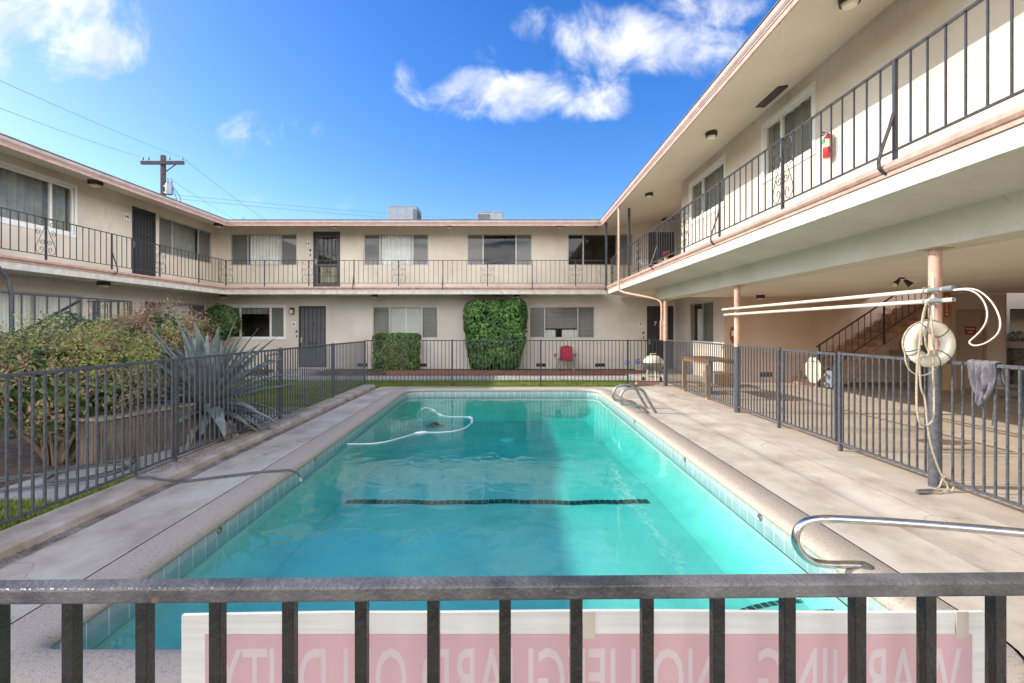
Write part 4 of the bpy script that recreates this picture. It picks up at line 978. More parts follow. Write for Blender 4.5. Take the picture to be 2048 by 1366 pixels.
# upper flight glimpsed above the panel room door
uf = MB()
for k in range(4): uf.box(11.2+k*.27, 11.5+k*.27, 12.62, 13.25, 2.12-.0+.0*k-k*.02+.04*k, 2.2+k*.02)
ls = empty('garden_stair_landing', (-9.5, 9.8, 0), 'stair landing with iron railing on a pink post, half hidden by shrubs at left', 'stair landing')
MB().box(-10.3, -8.55, 8.2, 11.35, 1.02, 1.16).build('slab', M['path'], ls)
MB().box(-10.28, -8.57, 8.22, 11.33, .86, 1.018).build('slab_beam', M['pink_trim'], ls)
MB().cyl((-8.62, 10.0, -.04), (-8.62, 10.0, .86), .06, 16).build('support_post', M['pipe_pink'], ls, True)
xr = -8.9; zt = 2.19
mb = MB().bar((xr, 7.6, zt), (xr, 11.2, zt), .04, .03).bar((xr, 11.2, zt), (-9.9, 11.2, zt), .04, .03); mb.build('top_rail', M['iron_grey'], ls)
MB().bar((xr, 7.6, 1.28), (xr, 11.2, 1.28), .025).bar((xr, 11.2, 1.28), (-9.9, 11.2, 1.28), .025).build('bottom_rail', M['iron_grey'], ls)
for (x, y) in ((xr, 8.54), (xr, 10.33), (xr, 11.2), (-9.75, 11.2)): MB().box(x-.024, x+.024, y-.024, y+.024, 1.16, zt).build('post', M['iron_grey'], ls)
pr = MB().box(-.009, .009, -.009, .009, 1.28, zt).build('baluster', M['iron_grey'])
bars(ls, pr, [(xr, 7.75+.24*k, 0) for k in range(15) if abs(7.75+.24*k-8.54) > .1 and abs(7.75+.24*k-10.33) > .26]+[(xr-.15*k, 11.2, 0) for k in range(1, 6)])
sp = SCROLL.copy(); COL.objects.link(sp); sp.location = (xr, 10.33, 1.30); sp.rotation_euler = (0, 0, PI/2); sp.scale = (1, 1, 1.1); par(sp, ls)
MB().tube([(-9.5, 7.9, 1.72), (-9.5, 8.54, 1.95), (-9.5, 8.62, 1.97)], .028, 10).build('handrail', M['iron'], ls)
MB().bar((-9.45, 9.15, 1.42), (-9.45, 10.5, 2.17), .05, .04).build('handrail', M['iron'], ls)
MB().tube([(xr, 7.0, 2.95), (xr, 7.9, 2.78), (xr, 8.28, 2.66), (xr, 8.48, 2.45), (xr, 8.53, 2.15), (xr, 8.54, 1.3)], .034, 10).build('handrail', M['iron_grey'], ls)

# ------------------------------------------------------------------ big sign hung on the near fence, seen from behind
SY = .700
SF = frame((0, SY, 0), (1, 0, 0), (0, -1, 0))
sg = empty('warning_sign', (.1, SY, 1.0), 'large corrugated plastic sign seen from behind through the near fence, reversed lettering showing through', 'sign')
mb = MB(); k = 40; x0, x1 = -.482, .690
top = lambda x: 1.1555-.006*max(0, (-.25-x)/.23)+.0012*math.sin(x*9)
vs = []
for i in range(k+1):
    x = x0+(x1-x0)*i/k
    for yy in (0, -.006): vs += [(x, SY-yy, top(x)), (x, SY-yy, .56)]
fs = []
for i in range(k):
    a = i*4; b = a+4; fs += [(a, b, b+1, a+1), (a+2, a+3, b+3, b+2), (a, a+2, b+2, b), (a+1, b+1, b+3, a+3)]
fs += [(0, 1, 3, 2), (4*k, 4*k+2, 4*k+3, 4*k+1)]
mb.add(vs, fs).build('board', M['corr'], sg)
MB().obox(SF, x0+.035, x1-.02, .0004, .0012, .98, 1.124).build('red_band_showing_through', M['corr_pink'], sg)
text_mesh('WARNING - NO LIFEGUARD ON DUTY', .125, SF, (.69-.02-.482+.035)/2, .00135, 1.060, M['corr_letter'], 'lettering_showing_through', sg, mirror=True, width=1.085, bold=.0008, ext=.00008)
BF = frame((0, SY+.0065, 0), (-1, 0, 0), (0, 1, 0))
MB().obox(BF, -x1+.02, -x0-.035, .0004, .0012, .98, 1.124).build('red_band', M['sign_red'], sg)
text_mesh('WARNING - NO LIFEGUARD ON DUTY', .125, BF, -.105, .0022, 1.055, M['sign_white'], 'lettering', sg, width=1.085, bold=0, ext=.0004)
tape_m = mat('old_tape', (.60, .53, .42), .5, .2, 8)
for x, z in ((-.325, 1.150), (.112, 1.150), (.655, 1.15)): MB().box(x-.009, x+.009, SY-.0022, SY-.001, 1.118, 1.157).build('tape', tape_m, sg)

# ------------------------------------------------------------------ pool rails
hr = empty('pool_handrail', (2.25, 3.05, 0), 'bright steel grab rail looping out over the near right edge of the pool', 'handrail')
pp = [(2.30, 3.14, .0), (2.26, 3.135, .022), (2.18, 3.125, .030), (2.06, 3.11, .038), (1.95, 3.09, .062), (1.86, 3.06, .12), (1.805, 3.05, .20), (1.81, 3.05, .28), (1.86, 3.05, .335), (1.95, 3.04, .36), (2.05, 3.02, .368), (2.3, 2.92, .39), (2.6, 2.78, .415), (2.9, 2.62, .44), (3.2, 2.47, .455), (3.34, 2.40, .43), (3.40, 2.37, .35), (3.42, 2.36, .2), (3.43, 2.355, .0)]
def smooth(pts, n=6):
    P = [Vector(p) for p in pts]; out_ = []
    for i in range(len(P)-1):
        a, b, c, d = P[max(0, i-1)], P[i], P[i+1], P[min(len(P)-1, i+2)]
        for k in range(n):
            t = k/n; out_.append(.5*((2*b)+(c-a)*t+(2*a-5*b+4*c-d)*t*t+(3*b-a-3*c+d)*t**3))
    return out_+[P[-1]]
MB().tube(smooth(pp), .0245, 16).build('tube', M['steel'], hr, True)
for x, y in ((2.30, 3.14), (3.43, 2.355)): MB().lathe([(.055, .012), (.055, .018), (.038, .03), (.026, .034)], (x, y, 0), 20).build('flange', M['chrome_old'], hr, True)
ld = empty('pool_ladder_rails', (2.4, 9.0, 0), 'pair of weathered tubular ladder rails at the far right corner of the pool', 'ladder')
for dy, dx in ((0, 0), (.52, -.02)):
    prof = [(2.66, .0), (2.60, .10), (2.50, .27), (2.44, .38), (2.36, .445), (2.26, .46), (2.14, .45), (2.05, .40), (2.0, .30), (2.0, .22), (2.04, .165), (2.12, .15), (2.25, .15), (2.35, .135), (2.42, .09), (2.52, .0)]
    MB().tube(smooth([(x+dx, 8.86+dy-(.03 if i > 9 else 0)*(i-9)*.2, z) for i, (x, z) in enumerate(prof)], 5), .024, 12).build('rail', M['chrome_old'], ld, True)
# rope anchors in the waterline tile
for i, (x, y, lab) in enumerate(((xl(3.97), 3.97, 'dark rope anchor in the left pool tile nearest the viewer'), (xl(6.1), 6.1, 'dark rope anchor in the left pool tile below the end of the grey hose'), (2.2, 4.25, 'dark rope anchor in the right pool tile near the steel grab rail'), (2.2, 6.1, 'dark rope anchor in the right pool tile halfway along'), (2.2, 8.6, 'small dark rope anchor in the right pool tile beside the ladder rails'))):
    sgn = 1 if x < 0 else -1
    a = MB(); a.tube([(0, 0, 0), (.006*sgn, 0, 0)], .032, 16); a.tube([(.008*sgn, .022*math.cos(t), .022*math.sin(t)-.004) for t in [k*.7 for k in range(10)]], .005, 6)
    o = a.build('rope_anchor', M['chrome_old']); o.location = (x+.003*sgn, y, -.105); tag(o, lab, 'anchor', 'rope anchors round the pool')

# ------------------------------------------------------------------ floating cleaner hose
def px(x, y, z): Y = 960*(H-z)/(y-656); return ((x-1024)*Y/960, Y, z)
zz = WZ+.012
hp = [px(*p, zz) for p in ((694, 887), (735, 887), (770, 883), (805, 874), (841, 865), (880, 864), (915, 860), (935, 852), (944, 842), (941, 835), (925, 833), (900, 833), (880, 829), (866, 820), (855, 815.5), (845, 817))]
hp = [(x, y, z-(.004 if i not in (4, 9, 12, 13) else 0)) for i, (x, y, z) in enumerate(hp)]
hp += [(hp[-1][0]-.10, hp[-1][1]-.05, WZ-.10), (hp[-1][0]+.0, hp[-1][1]+.0, WZ-.25), (-1.86, 11.6, WZ-.42)]
ho = empty('pool_cleaner_hose', hp[0], 'thin white pool cleaner hose floating in a loop with white floats', 'hose')
MB().tube(smooth(hp, 5), .0068, 10).build('hose', M['hosewhite'], ho, True)
for i in (4, 8, 9, 12, 13):
    c = Vector(hp[i]); t = (Vector(hp[i+1])-Vector(hp[i-1])).normalized()
    MB().tube([c-t*.10, c-t*.07, c, c+t*.07, c+t*.10], [.009, .018, .021, .018, .009], 12).build('float', M['hosewhite'], ho, True)
cl = empty('pool_cleaner', (-1.55, 9.6, -1.4), 'dark pool cleaner head lying under water below the hose loop', 'pool cleaner')
cx, cy = hp[-1][0], hp[-1][1]; cz = fz(cy)
MB().lathe([(.10, .02), (.12, .03), (.10, .06), (.05, .08), (.02, .09)], (cx, cy, cz), 24).build('body', M['black'], cl, True)
MB().lathe([(.22, .0), (.22, .01), (.12, .02)], (cx, cy, cz), 24).build('skirt', M['hose'], cl, True)

# ------------------------------------------------------------------ rescue gear on the nearest column
def lifering():
    r = empty('life_ring', (0, 0, 0), 'worn white life ring hanging on the nearest column', 'life ring')
    c = Vector((0, 0, 0)); R1, r1 = .158, .062
    mb = MB(); nu, nv = 48, 20; vs = []
    for i in range(nu):
        a = 2*PI*i/nu
        for j in range(nv):
            b = 2*PI*j/nv; rr = R1+r1*1.02*math.cos(b); vs.append((rr*math.cos(a), .80*r1*math.sin(b), rr*math.sin(a)))
    mb.add(vs, [(i*nv+j, i*nv+(j+1) % nv, ((i+1) % nu)*nv+(j+1) % nv, ((i+1) % nu)*nv+j) for i in range(nu) for j in range(nv)]).build('ring', M['ringwhite'], r, True)
    for a in (.8, 2.0, 3.55, 5.05, 5.6):
        for da in ((-.09, .09) if a == 3.55 else (0,)):
            q = a+da; mb = MB(); mb.tube([((R1+(r1+.004)*math.cos(b))*math.cos(q), .83*(r1+.003)*math.sin(b), (R1+(r1+.004)*math.cos(b))*math.sin(q)) for b in [2*PI*k/16 for k in range(17)]], .0042, 6)
            mb.build('cord_band', M['dark_strap'], r, True)
    gl = []
    ang = [.8, 2.0, 3.55, 5.05, .8+2*PI]
    for i in range(4):
        for k in range(10):
            t = k/10; a = ang[i]+(ang[i+1]-ang[i])*t; sag = .03*math.sin(PI*t)*(1.9 if i == 2 else .15); gl.append(((R1+r1+.008+sag)*math.cos(a), .012, (R1+r1+.008+sag)*math.sin(a)-(.03*math.sin(PI*t) if i == 2 else 0)))
    gl.append(gl[0]); MB().tube(gl, .0075, 8).build('grab_line', M['rope'], r, True)
    return r
lr = lifering(); lr.location = (3.985, 4.58, 1.415); lr.rotation_euler = (0, 0, R(-6))
# two telescopic poles resting on hooks along the columns
POLX = 4.05
for z, y0, y1, lab in ((1.935, 8.98+.25, 4.42, 'upper white pool pole, carrying the rescue hook at its near end'), (1.83, 8.9+.25, 4.40, 'lower white pool pole with the rope hung over it')):
    o = empty('pool_pole', (POLX, y1, z), lab, 'pole', 'white poles across the columns')
    MB().tube([(POLX, y0, z-.01), (POLX, y1+.1, z)], .021, 14).build('tube', M['polewhite'], o, True)
    MB().tube([(POLX, y1+.24, z), (POLX, y1+.1, z)], .0225, 14, False).build('collar', M['galv'], o, True)
    mb = MB(); mb.tube([(POLX, y1+.1, z), (POLX, y1, z)], .021, 14, False); mb.build('open_end', M['polewhite'], o, True)
for Y in (4.70, 8.87):
    for z in (1.935, 1.83): 
        tag(MB().tube([(4.09, Y, z+.04), (4.03, Y, z-.0+.03), (4.012, Y, z-.02), (4.05, Y, z-.032), (4.09, Y, z-.03)], .006, 6).build('pole_hook', M['galv']), 'small metal hook holding the %s pole on the %s column' % ('upper' if z > 1.9 else 'lower', 'nearest' if Y < 6 else 'middle'), 'hook')
tag(MB().tube([(4.09, 4.66, 2.06), (4.09, 4.66, 1.30)], .012, 8).build('conduit_strip', M['polewhite']), 'thin white strip fixed to the nearest column behind the life ring', 'strip')
hk = empty('rescue_hook', (POLX, 4.42, 1.935), 'double-looped white rescue hook curving down from the upper pole', 'hook')
def hookpt(x, y): Y = POLX*960/(x-1024); return (POLX, Y, H-(y-656)*Y/960)
outer = [(1905, 579.5), (1935, 577), (1958, 582), (1980, 600), (1994, 622), (2000.5, 644), (1997, 664), (1984, 678), (1966, 688), (1950, 691), (1941, 688), (1939, 683), (1943, 679)]
inner_ = [(1905, 581), (1932, 579.5), (1952, 586), (1967, 602), (1974, 622), (1973, 640), (1966, 655), (1955, 668), (1943, 679)]
MB().tube(smooth([hookpt(*p) for p in outer], 5), .0065, 8).build('outer_rod', M['polewhite'], hk, True); MB().tube(smooth([hookpt(*p) for p in inner_], 5), .0065, 8).build('inner_rod', M['polewhite'], hk, True)
MB().tube([(POLX, 4.50, 1.937), (POLX, 4.40, 1.937)], .027, 12).build('clamp', M['galv'], hk, True)
# throw rope
def rp(x, y, Y): return ((x-1024)*Y/960, Y, H-(y-656)*Y/960)
ro = empty('throw_rope', (3.95, 4.6, 1.8), 'long pale rope slung over the lower pole, trailing past the life ring to the ground', 'rope')
K = 4.42
s1 = [(1843, 690), (1841, 660), (1846, 640), (1851, 615), (1853, 605), (1857, 604), (1860, 612), (1858, 640), (1851, 670), (1852, 690), (1858, 705), (1851, 714), (1843, 712), (1841, 720)]
MB().tube(smooth([rp(x, y, K+.03*math.sin(i)) for i, (x, y) in enumerate(s1)], 6), .0085, 8).build('loop', M['rope'], ro, True)
s2 = [(1853, 605), (1846, 630), (1842, 660), (1838, 700), (1834, 740), (1833, 780), (1834, 820), (1839, 845), (1850, 851), (1861, 846), (1867, 832), (1868, 790), (1866, 740), (1868, 706), (1866, 680), (1862, 630), (1857, 605)]
MB().tube(smooth([rp(x, y, K-.02+.02*math.sin(i*1.7)) for i, (x, y) in enumerate(s2)], 6), .0085, 8).build('long_loop', M['rope'], ro, True)
s3 = [(1838, 715), (1840, 755), (1843, 780), (1850, 798), (1855, 850), (1862, 890), (1873, 925), (1884, 952)]
MB().tube(smooth([rp(x, y, K+.02+.02*i*.8) for i, (x, y) in enumerate(s3)]+[(4.14, 4.56, .06), (4.08, 4.52, .03), (3.98, 4.50, .022), (3.9, 4.53, .02), (3.96, 4.60, .02), (4.06, 4.58, .022), (4.16, 4.54, .03), (4.20, 4.58, .12), (4.14, 4.60, .14), (4.06, 4.57, .05), (3.94, 4.55, .03), (3.86, 4.56, .02)], 6), .0085, 8).build('tail', M['rope'], ro, True)
mb = MB()
for k in range(4): mb.tube([rp(1866+9*math.cos(t), 704+4*math.sin(t)+k*1.5, K-.02) for t in [j*.5 for j in range(14)]], .006, 6)
mb.build('knot', M['rope'], ro, True)
tag(MB().tube([(3.80, 4.50, .035), (3.96, 4.52, .035)], .022, 12).build('rope_weight', M['chrome_old'], None, True), 'short metal tube tangled in the rope at the foot of the nearest column', 'tube')
# jacket over the right fence
def jacket():
    o = empty('jacket', (4.16, 4.22, 1.26), 'crumpled grey jacket draped over the right fence rail', 'jacket')
    nu, nv = 46, 60; vs = []
    for i in range(nu+1):
        u = i/nu
        lenf = (.20+.22*min(1, u/.30) if u < .30 else .42-.04*(u-.3)/.3 if u < .6 else .38-.13*math.sin((u-.6)/.22*PI/2) if u < .82 else .25+.10*(u-.82)/.18)+.012*math.sin(u*40)
        lenb = .22+.05*math.sin(u*6)
        for j in range(nv+1):
            v = j/nv; s = -lenb+(lenf+lenb)*v
            y = 4.22+(.128-.255*u)*(1-.55*max(0, s)/.4)-.012*math.sin(7*v+3*u)
            fold = .022*math.sin(u*27+3*math.sin(v*3))*min(1, abs(s)/.15)+.012*mnoise.noise(Vector((u*14, v*9, 2)))*min(1, abs(s)/.06)+.010*math.sin(u*55+v*5)*min(1, abs(s)/.1)
            rr = .026
            if s > rr*1.2: x, z = 4.16-rr-.006-fold-.02*max(0, s-.1), 1.262-(s-rr*1.2)
            elif s < -rr*1.2: x, z = 4.16+rr+.006+fold, 1.262+(s+rr*1.2)
            else:
                a = s/(rr*1.2)*PI/2; x, z = 4.16-(rr+.006)*math.sin(a), 1.262+(.014)*math.cos(a)
            vs.append((x, y, z+.006*math.sin(u*23)))
    fs = [(i*(nv+1)+j, (i+1)*(nv+1)+j, (i+1)*(nv+1)+j+1, i*(nv+1)+j+1) for i in range(nu) for j in range(nv)]
    b = MB().add(vs, fs).build('body', M['greycloth'], o, True, normals=False); sm = b.modifiers.new('thick', 'SOLIDIFY'); sm.thickness = .006
jacket()
# ------------------------------------------------------------------ plants
def leaves(pts, nrm, size, asp=.5, jitter=.9, fold=.25):
    """one bent diamond per point; returns verts, faces"""
    n = len(pts); nv = np.asarray(nrm, float)+RNG.normal(0, jitter, (n, 3)); nv /= np.linalg.norm(nv, axis=1)[:, None]+1e-9
    t = RNG.normal(0, 1, (n, 3)); t -= nv*(t*nv).sum(1)[:, None]; t /= np.linalg.norm(t, axis=1)[:, None]+1e-9
    b = np.cross(nv, t); s = (size*RNG.uniform(.6, 1.3, n))[:, None]
    p = np.asarray(pts, float)
    v = np.stack([p-t*s, p+b*s*asp+nv*s*fold*.4, p+t*s, p-b*s*asp+nv*s*fold*.4], 1).reshape(-1, 3)
    f = [(4*i, 4*i+1, 4*i+2, 4*i+3) for i in range(n)]
    return v.tolist(), f
def foliage(name, m, P, pts, nrm, size, **k):
    v, f = leaves(pts, nrm, size, **k)
    me = bpy.data.meshes.new(name); me.from_pydata(v, [], f); me.materials.append(m)
    o = bpy.data.objects.new(name, me); COL.objects.link(o)
    if P is not None: par(o, P)
    return o
def clumpy(n, c, r, box=False, hollow=.55, freq=2.2, rough=.28, gap=-.28, taper=0, seed=0, power=2.0):
    """points in the outer part of a lumpy body"""
    P = []; Q = []; c = np.array(c); r = np.array(r)
    while len(P) < n:
        d = RNG.normal(0, 1, 3)
        if box:
            e = RNG.uniform(-1, 1, 3); k = RNG.integers(0, 3); e[k] = np.sign(e[k])*(1-.35*RNG.random()**2); ax = np.zeros(3); ax[k] = np.sign(e[k]); d = ax+e*.35
            e = e*min(1, 1/((np.abs(e)**max(power, 3)).sum()**(1/max(power, 3)))); lump = mnoise.noise(Vector((e[0]*freq+seed, e[1]*freq, e[2]*freq*1.3))); e = e*(1+rough*lump*.5)
        else:
            d /= np.linalg.norm(d); lump = mnoise.noise(Vector((d[0]*freq+seed, d[1]*freq, d[2]*freq)))+.5*mnoise.noise(Vector((d[0]*freq*2.3+seed, d[1]*freq*2.3, d[2]*freq*2.3)))
            q = hollow+(1-hollow)*RNG.random()**.45; e = d*q*(1+rough*lump)
            e = np.sign(e)*np.abs(e)**(2/power) if power != 2 else e
        p = c+e*r
        if taper: p[:2] = c[:2]+(p[:2]-c[:2])*(1+taper*(e[2]))
        if mnoise.noise(Vector((p[0]*3.1+seed, p[1]*3.1, p[2]*3.1))) < gap: continue
        P.append(p); Q.append(d)
    return np.array(P), np.array(Q)
def canes(mb, base, top, n, spread, r=.018, bend=.12, zmin=0):
    for k in range(n):
        a = random.random()*6.283; b0 = Vector(base)+Vector((math.cos(a), math.sin(a), 0))*random.random()*.14
        t = Vector(top)+Vector((math.cos(a)*spread*random.uniform(.3, 1), math.sin(a)*spread*random.uniform(.3, 1), random.uniform(-.35, .0)))
        mid = b0.lerp(t, .5)+Vector((random.uniform(-bend, bend), random.uniform(-bend, bend), 0))
        pts = [b0.lerp(mid, .0), b0.lerp(mid, .55)+Vector((0, 0, .05)), mid, mid.lerp(t, .6), t]
        rr = r*random.uniform(.6, 1.25); mb.tube(pts, [rr*1.25, rr, rr*.85, rr*.6, rr*.35], 7)
L_hedge = leafmat('hedge_leaf', [(0.027, 0.061, 0.011), (0.061, 0.128, 0.022), (0.135, 0.230, 0.041), (0.297, 0.405, 0.081)], .35, .2, 2.5)
L_vine = leafmat('vine_leaf', [(0.024, 0.064, 0.016), (0.060, 0.144, 0.036), (0.124, 0.250, 0.060), (0.260, 0.420, 0.100)], .35, .2, 2.0)
L_round = leafmat('camellia_leaf', [(0.020, 0.039, 0.011), (0.042, 0.091, 0.022), (0.077, 0.140, 0.035), (0.280, 0.280, 0.084)], .32, .15, 2.5)
L_dark = leafmat('glossy_dark_leaf', [(0.019, 0.048, 0.022), (0.040, 0.096, 0.045), (0.080, 0.160, 0.080), (0.192, 0.272, 0.144)], .28, .15, 2.0)
L_nand = leafmat('nandina_leaf', [(0.053, 0.085, 0.034), (0.114, 0.152, 0.057), (0.209, 0.228, 0.085), (0.361, 0.285, 0.142), (0.437, 0.228, 0.162), (0.247, 0.285, 0.095)], .45, .25, 2.2)
L_nandr = leafmat('nandina_leaf_red', [(0.063, 0.081, 0.036), (0.180, 0.144, 0.081), (0.360, 0.207, 0.144), (0.432, 0.288, 0.180), (0.180, 0.216, 0.081)], .45, .25, 2.2)
L_lime = leafmat('nandina_new_leaf', [(0.175, 0.225, 0.044), (0.325, 0.375, 0.075), (0.450, 0.463, 0.112), (0.425, 0.325, 0.125)], .5, .35, 3)

def clipped_hedge():
    r = empty('clipped_hedge', (-4.12, 17.2, 0), 'low box-shaped clipped hedge below the shuttered window', 'hedge')
    p, d = clumpy(7500, (-4.13, 17.22, .70), (.79, .42, .68), True, rough=.16, gap=-.55, freq=2.5, power=9)
    foliage('crown', L_hedge, r, p, d, .042, asp=.55, jitter=.55)
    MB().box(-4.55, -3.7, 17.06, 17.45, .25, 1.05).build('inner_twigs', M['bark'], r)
    mb = MB(); canes(mb, (-4.1, 17.2, -.03), (-4.1, 17.2, .4), 7, .4); mb.build('trunk', M['bark'], r)
clipped_hedge()
def tall_bush():
    r = empty('climbing_bush', (-.6, 17.2, 0), 'tall leafy green bush trained against the back wall', 'bush')
    p, d = clumpy(16000, (-.60, 17.30, 1.30), (1.04, .50, 1.24), True, rough=.26, gap=-.45, freq=1.9, taper=.15, seed=4, power=4.5)
    keep = ~((np.abs(p[:, 0]+.6) > .88) & (p[:, 2] < .25)); p, d = p[keep], d[keep]
    foliage('crown', L_vine, r, p, d, .056, asp=.62, jitter=.6)
    pts = []; 
    for k in range(17):
        x0 = random.uniform(-1.5, .5); side = random.random() < .25
        q = Vector((random.choice((-1.66, .46)), 17.15, random.uniform(1.2, 2.2))) if side else Vector((x0, 17.25, 2.45)); dr = Vector(((1 if q.x > -.6 else -1)*(.8 if side else .25), random.uniform(-.2, .1), .35 if side else 1)).normalized()
        for j in range(13): pts.append(q+dr*j*.024*random.uniform(.6, 1.3)+Vector((random.gauss(0, .022), random.gauss(0, .022), random.gauss(0, .022))))
    foliage('shoots', L_vine, r, np.array([tuple(p) for p in pts]), np.tile([0, -1, .3], (len(pts), 1)), .045, asp=.6)
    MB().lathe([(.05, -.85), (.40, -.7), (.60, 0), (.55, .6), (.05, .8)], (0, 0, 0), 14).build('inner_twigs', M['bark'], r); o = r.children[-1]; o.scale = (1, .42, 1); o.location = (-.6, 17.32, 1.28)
    mb = MB(); canes(mb, (-.6, 17.3, -.03), (-.6, 17.3, 1.2), 9, .5, .025); mb.build('trunk', M['bark'], r)
tall_bush()
def round_bush():
    r = empty('round_shrub', (-10.2, 17.0, 0), 'round dark green shrub at the corner beside the white framed window', 'shrub')
    p, d = clumpy(5200, (-10.28, 17.0, 1.78), (.62, .58, .62), rough=.13, gap=-.45, hollow=.6, seed=9)
    foliage('crown', L_round, r, p, d, .048, asp=.5, jitter=.6)
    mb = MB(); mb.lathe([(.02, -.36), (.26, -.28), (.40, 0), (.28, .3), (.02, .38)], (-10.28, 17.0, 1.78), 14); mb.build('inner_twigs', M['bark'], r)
    mb = MB(); canes(mb, (-10.25, 17.0, -.03), (-10.25, 17.0, 1.6), 5, .2, .03); mb.build('trunk', M['bark'], r)
round_bush()
def sprays(c, r, n, per, up=.35, seed=0, L=.16):
    """feathery sprays: points strung along short outward stems"""
    P = []; D = []
    pts, dirs = clumpy(n, c, r, rough=.3, gap=-.25, hollow=.8, seed=seed)
    for p, d in zip(pts, dirs):
        d = np.array(d)/np.linalg.norm(d); d[2] += up; d /= np.linalg.norm(d); s = RNG.normal(0, .35, 3); dd = d+s; dd /= np.linalg.norm(dd)
        for j in range(per):
            t = j/per; P.append(p+dd*L*t+RNG.normal(0, .022, 3)*(1-.5*t)); D.append(d)
    return np.array(P), np.array(D)
def nandina(base, c, r, n, label, mat_, lime=None, seed=0, nc=16, inner=True):
    rt = empty('nandina_shrub', tuple(base), label, 'shrub')
    p, d = clumpy(n, c, r, rough=.36, gap=-.10, hollow=.45, freq=2.1, seed=seed); foliage('crown', mat_, rt, p, d, .028, asp=.40, jitter=.8)
    if n > 8000:
        p, d = clumpy(3000, (c[0], c[1], c[2]-.12), (r[0]*.88, r[1]*.85, r[2]*.95), rough=.3, gap=-.35, hollow=.2, freq=2.2, seed=seed+21); foliage('inner_leaves', L_round, rt, p, d, .044, asp=.5, jitter=.8)
    p, d = sprays(c, r, 330, 14, seed=seed+3, L=.19); foliage('leaf_sprays', mat_, rt, p, d, .017, asp=.36, jitter=.9)
    if lime:
        P = []; D = []
        for (cc, rr, k) in lime:
            a, b = sprays(cc, rr, k, 14, .55, seed+7, .20); P.append(a); D.append(b)
        foliage('new_growth', L_lime, rt, np.concatenate(P), np.concatenate(D), .018, asp=.32, jitter=.9)
    mb = MB(); canes(mb, base, c, nc, min(r[0], r[1])*.75, .022); mb.build('trunk', M['bark'], rt, True)
nandina((-5.45, 5.75, -.04), (-5.35, 5.75, 1.0), (1.05, .85, .60), 9000, 'nearest nandina shrub at left with bare lower stems and lime new shoots', L_nand, [((-4.75, 5.7, 1.22), (.40, .35, .24), 190), ((-5.4, 5.5, 1.45), (.5, .4, .12), 70)], 2, 26)
nandina((-6.3, 8.6, -.04), (-6.35, 8.7, 1.32), (.88, .8, .68), 8500, 'tall nandina shrub with reddish top behind the agave', L_nandr, [((-7.0, 8.6, 1.55), (.32, .3, .22), 90), ((-5.75, 8.5, 1.45), (.25, .3, .22), 70)], 5, 22)
nandina((-6.0, 7.4, -.04), (-6.1, 7.4, .55), (.9, .6, .55), 3000, 'low dark nandina growth filling the gap between the two larger shrubs', L_nandr, None, 15, 18)
def dark_shrub():
    r = empty('dark_shrub', (-8.3, 9.3, 0), 'dark glossy shrub growing against the stair landing railing', 'shrub')
    p, d = clumpy(6500, (-8.45, 9.4, .85), (.62, 1.7, .95), rough=.25, gap=-.4, hollow=.5, seed=12)
    foliage('crown', L_dark, r, p, d, .062, asp=.42, jitter=.7)
    mb = MB(); canes(mb, (-8.4, 9.4, -.04), (-8.4, 9.4, .8), 16, .8, .02); mb.build('trunk', M['bark'], r)
dark_shrub()

# agave: a rosette of thick, channelled, spine-tipped blades
def agave():
    r = empty('agave_plant', (-4.42, 6.95, 0), 'huge blue-grey agave with spiky leaves pushing through the left fence', 'agave')
    green = MB(); dry = MB(); c = Vector((-4.42, 6.95, .28)); GA = 2.39996
    N_ = 84
    for i in range(N_):
        t = i/(N_-1); az_ = i*GA+random.uniform(-.15, .15); el = R(80-104*t**.92)+random.uniform(-.16, .16)
        Lg = (.92+.30*math.sin(PI*min(1, t*1.15)))*random.uniform(.74, 1.16); wd = (.056+.022*math.sin(PI*t))*random.uniform(.8, 1.2)
        droop = (.1+1.5*t*t)*random.uniform(.4, 1.7); side = random.uniform(-.3, .3)
        o = c+Vector((math.cos(az_), math.sin(az_), 0))*(.05+.10*t)+Vector((0, 0, .38*(1-t)))
        isdry = t > .86
        mb = dry if isdry else green; n = 14; vs = []; e = el; p = Vector(o)
        for k in range(n+1):
            s = k/n; e2 = el-droop*s**1.6*.9; a2 = az_+side*s
            if k: p = p+Vector((math.cos(a2)*math.cos(e2), math.sin(a2)*math.cos(e2), math.sin(e2)))*(Lg/n)
            if p.z < -.02: p.z = -.02+.01*s
            w_ = wd*((.62+.38*min(1, s*3)) if s < .33 else 1.0)*(1-max(0, (s-.33)/.67)**1.8)+.002
            S_ = Vector((-math.sin(a2), math.cos(a2), 0)); U_ = Vector((-math.cos(a2)*math.sin(e2), -math.sin(a2)*math.sin(e2), math.cos(e2)))
            th = .028*(1-s)+.004; ch = .22*w_
            z_ = .006 if k % 2 else 0
            vs += [p-S_*(w_+z_)+U_*ch, p-S_*w_*.5+U_*ch*.25, p, p+S_*w_*.5+U_*ch*.25, p+S_*(w_+z_)+U_*ch, p+S_*w_*.6-U_*th*.6, p-U_*th, p-S_*w_*.6-U_*th*.6]
        fs = [(a*8+b, a*8+(b+1) % 8, (a+1)*8+(b+1) % 8, (a+1)*8+b) for a in range(n) for b in range(8)]
        k0 = len(mb.v); mb.add(vs, fs)
        if not isdry: mb.tube([p, p+(p-Vector(vs[-14])).normalized()*.03], [.004, .0008], 5)
    green.build('blades', M['agave'], r, True); dry.build('dried_blades', M['agave_dry'], r, True)
    MB().lathe([(.14, -.3), (.19, -.1), (.15, .2), (.05, .4)], tuple(c), 14).build('heart', M['agave'], r, True)
agave()
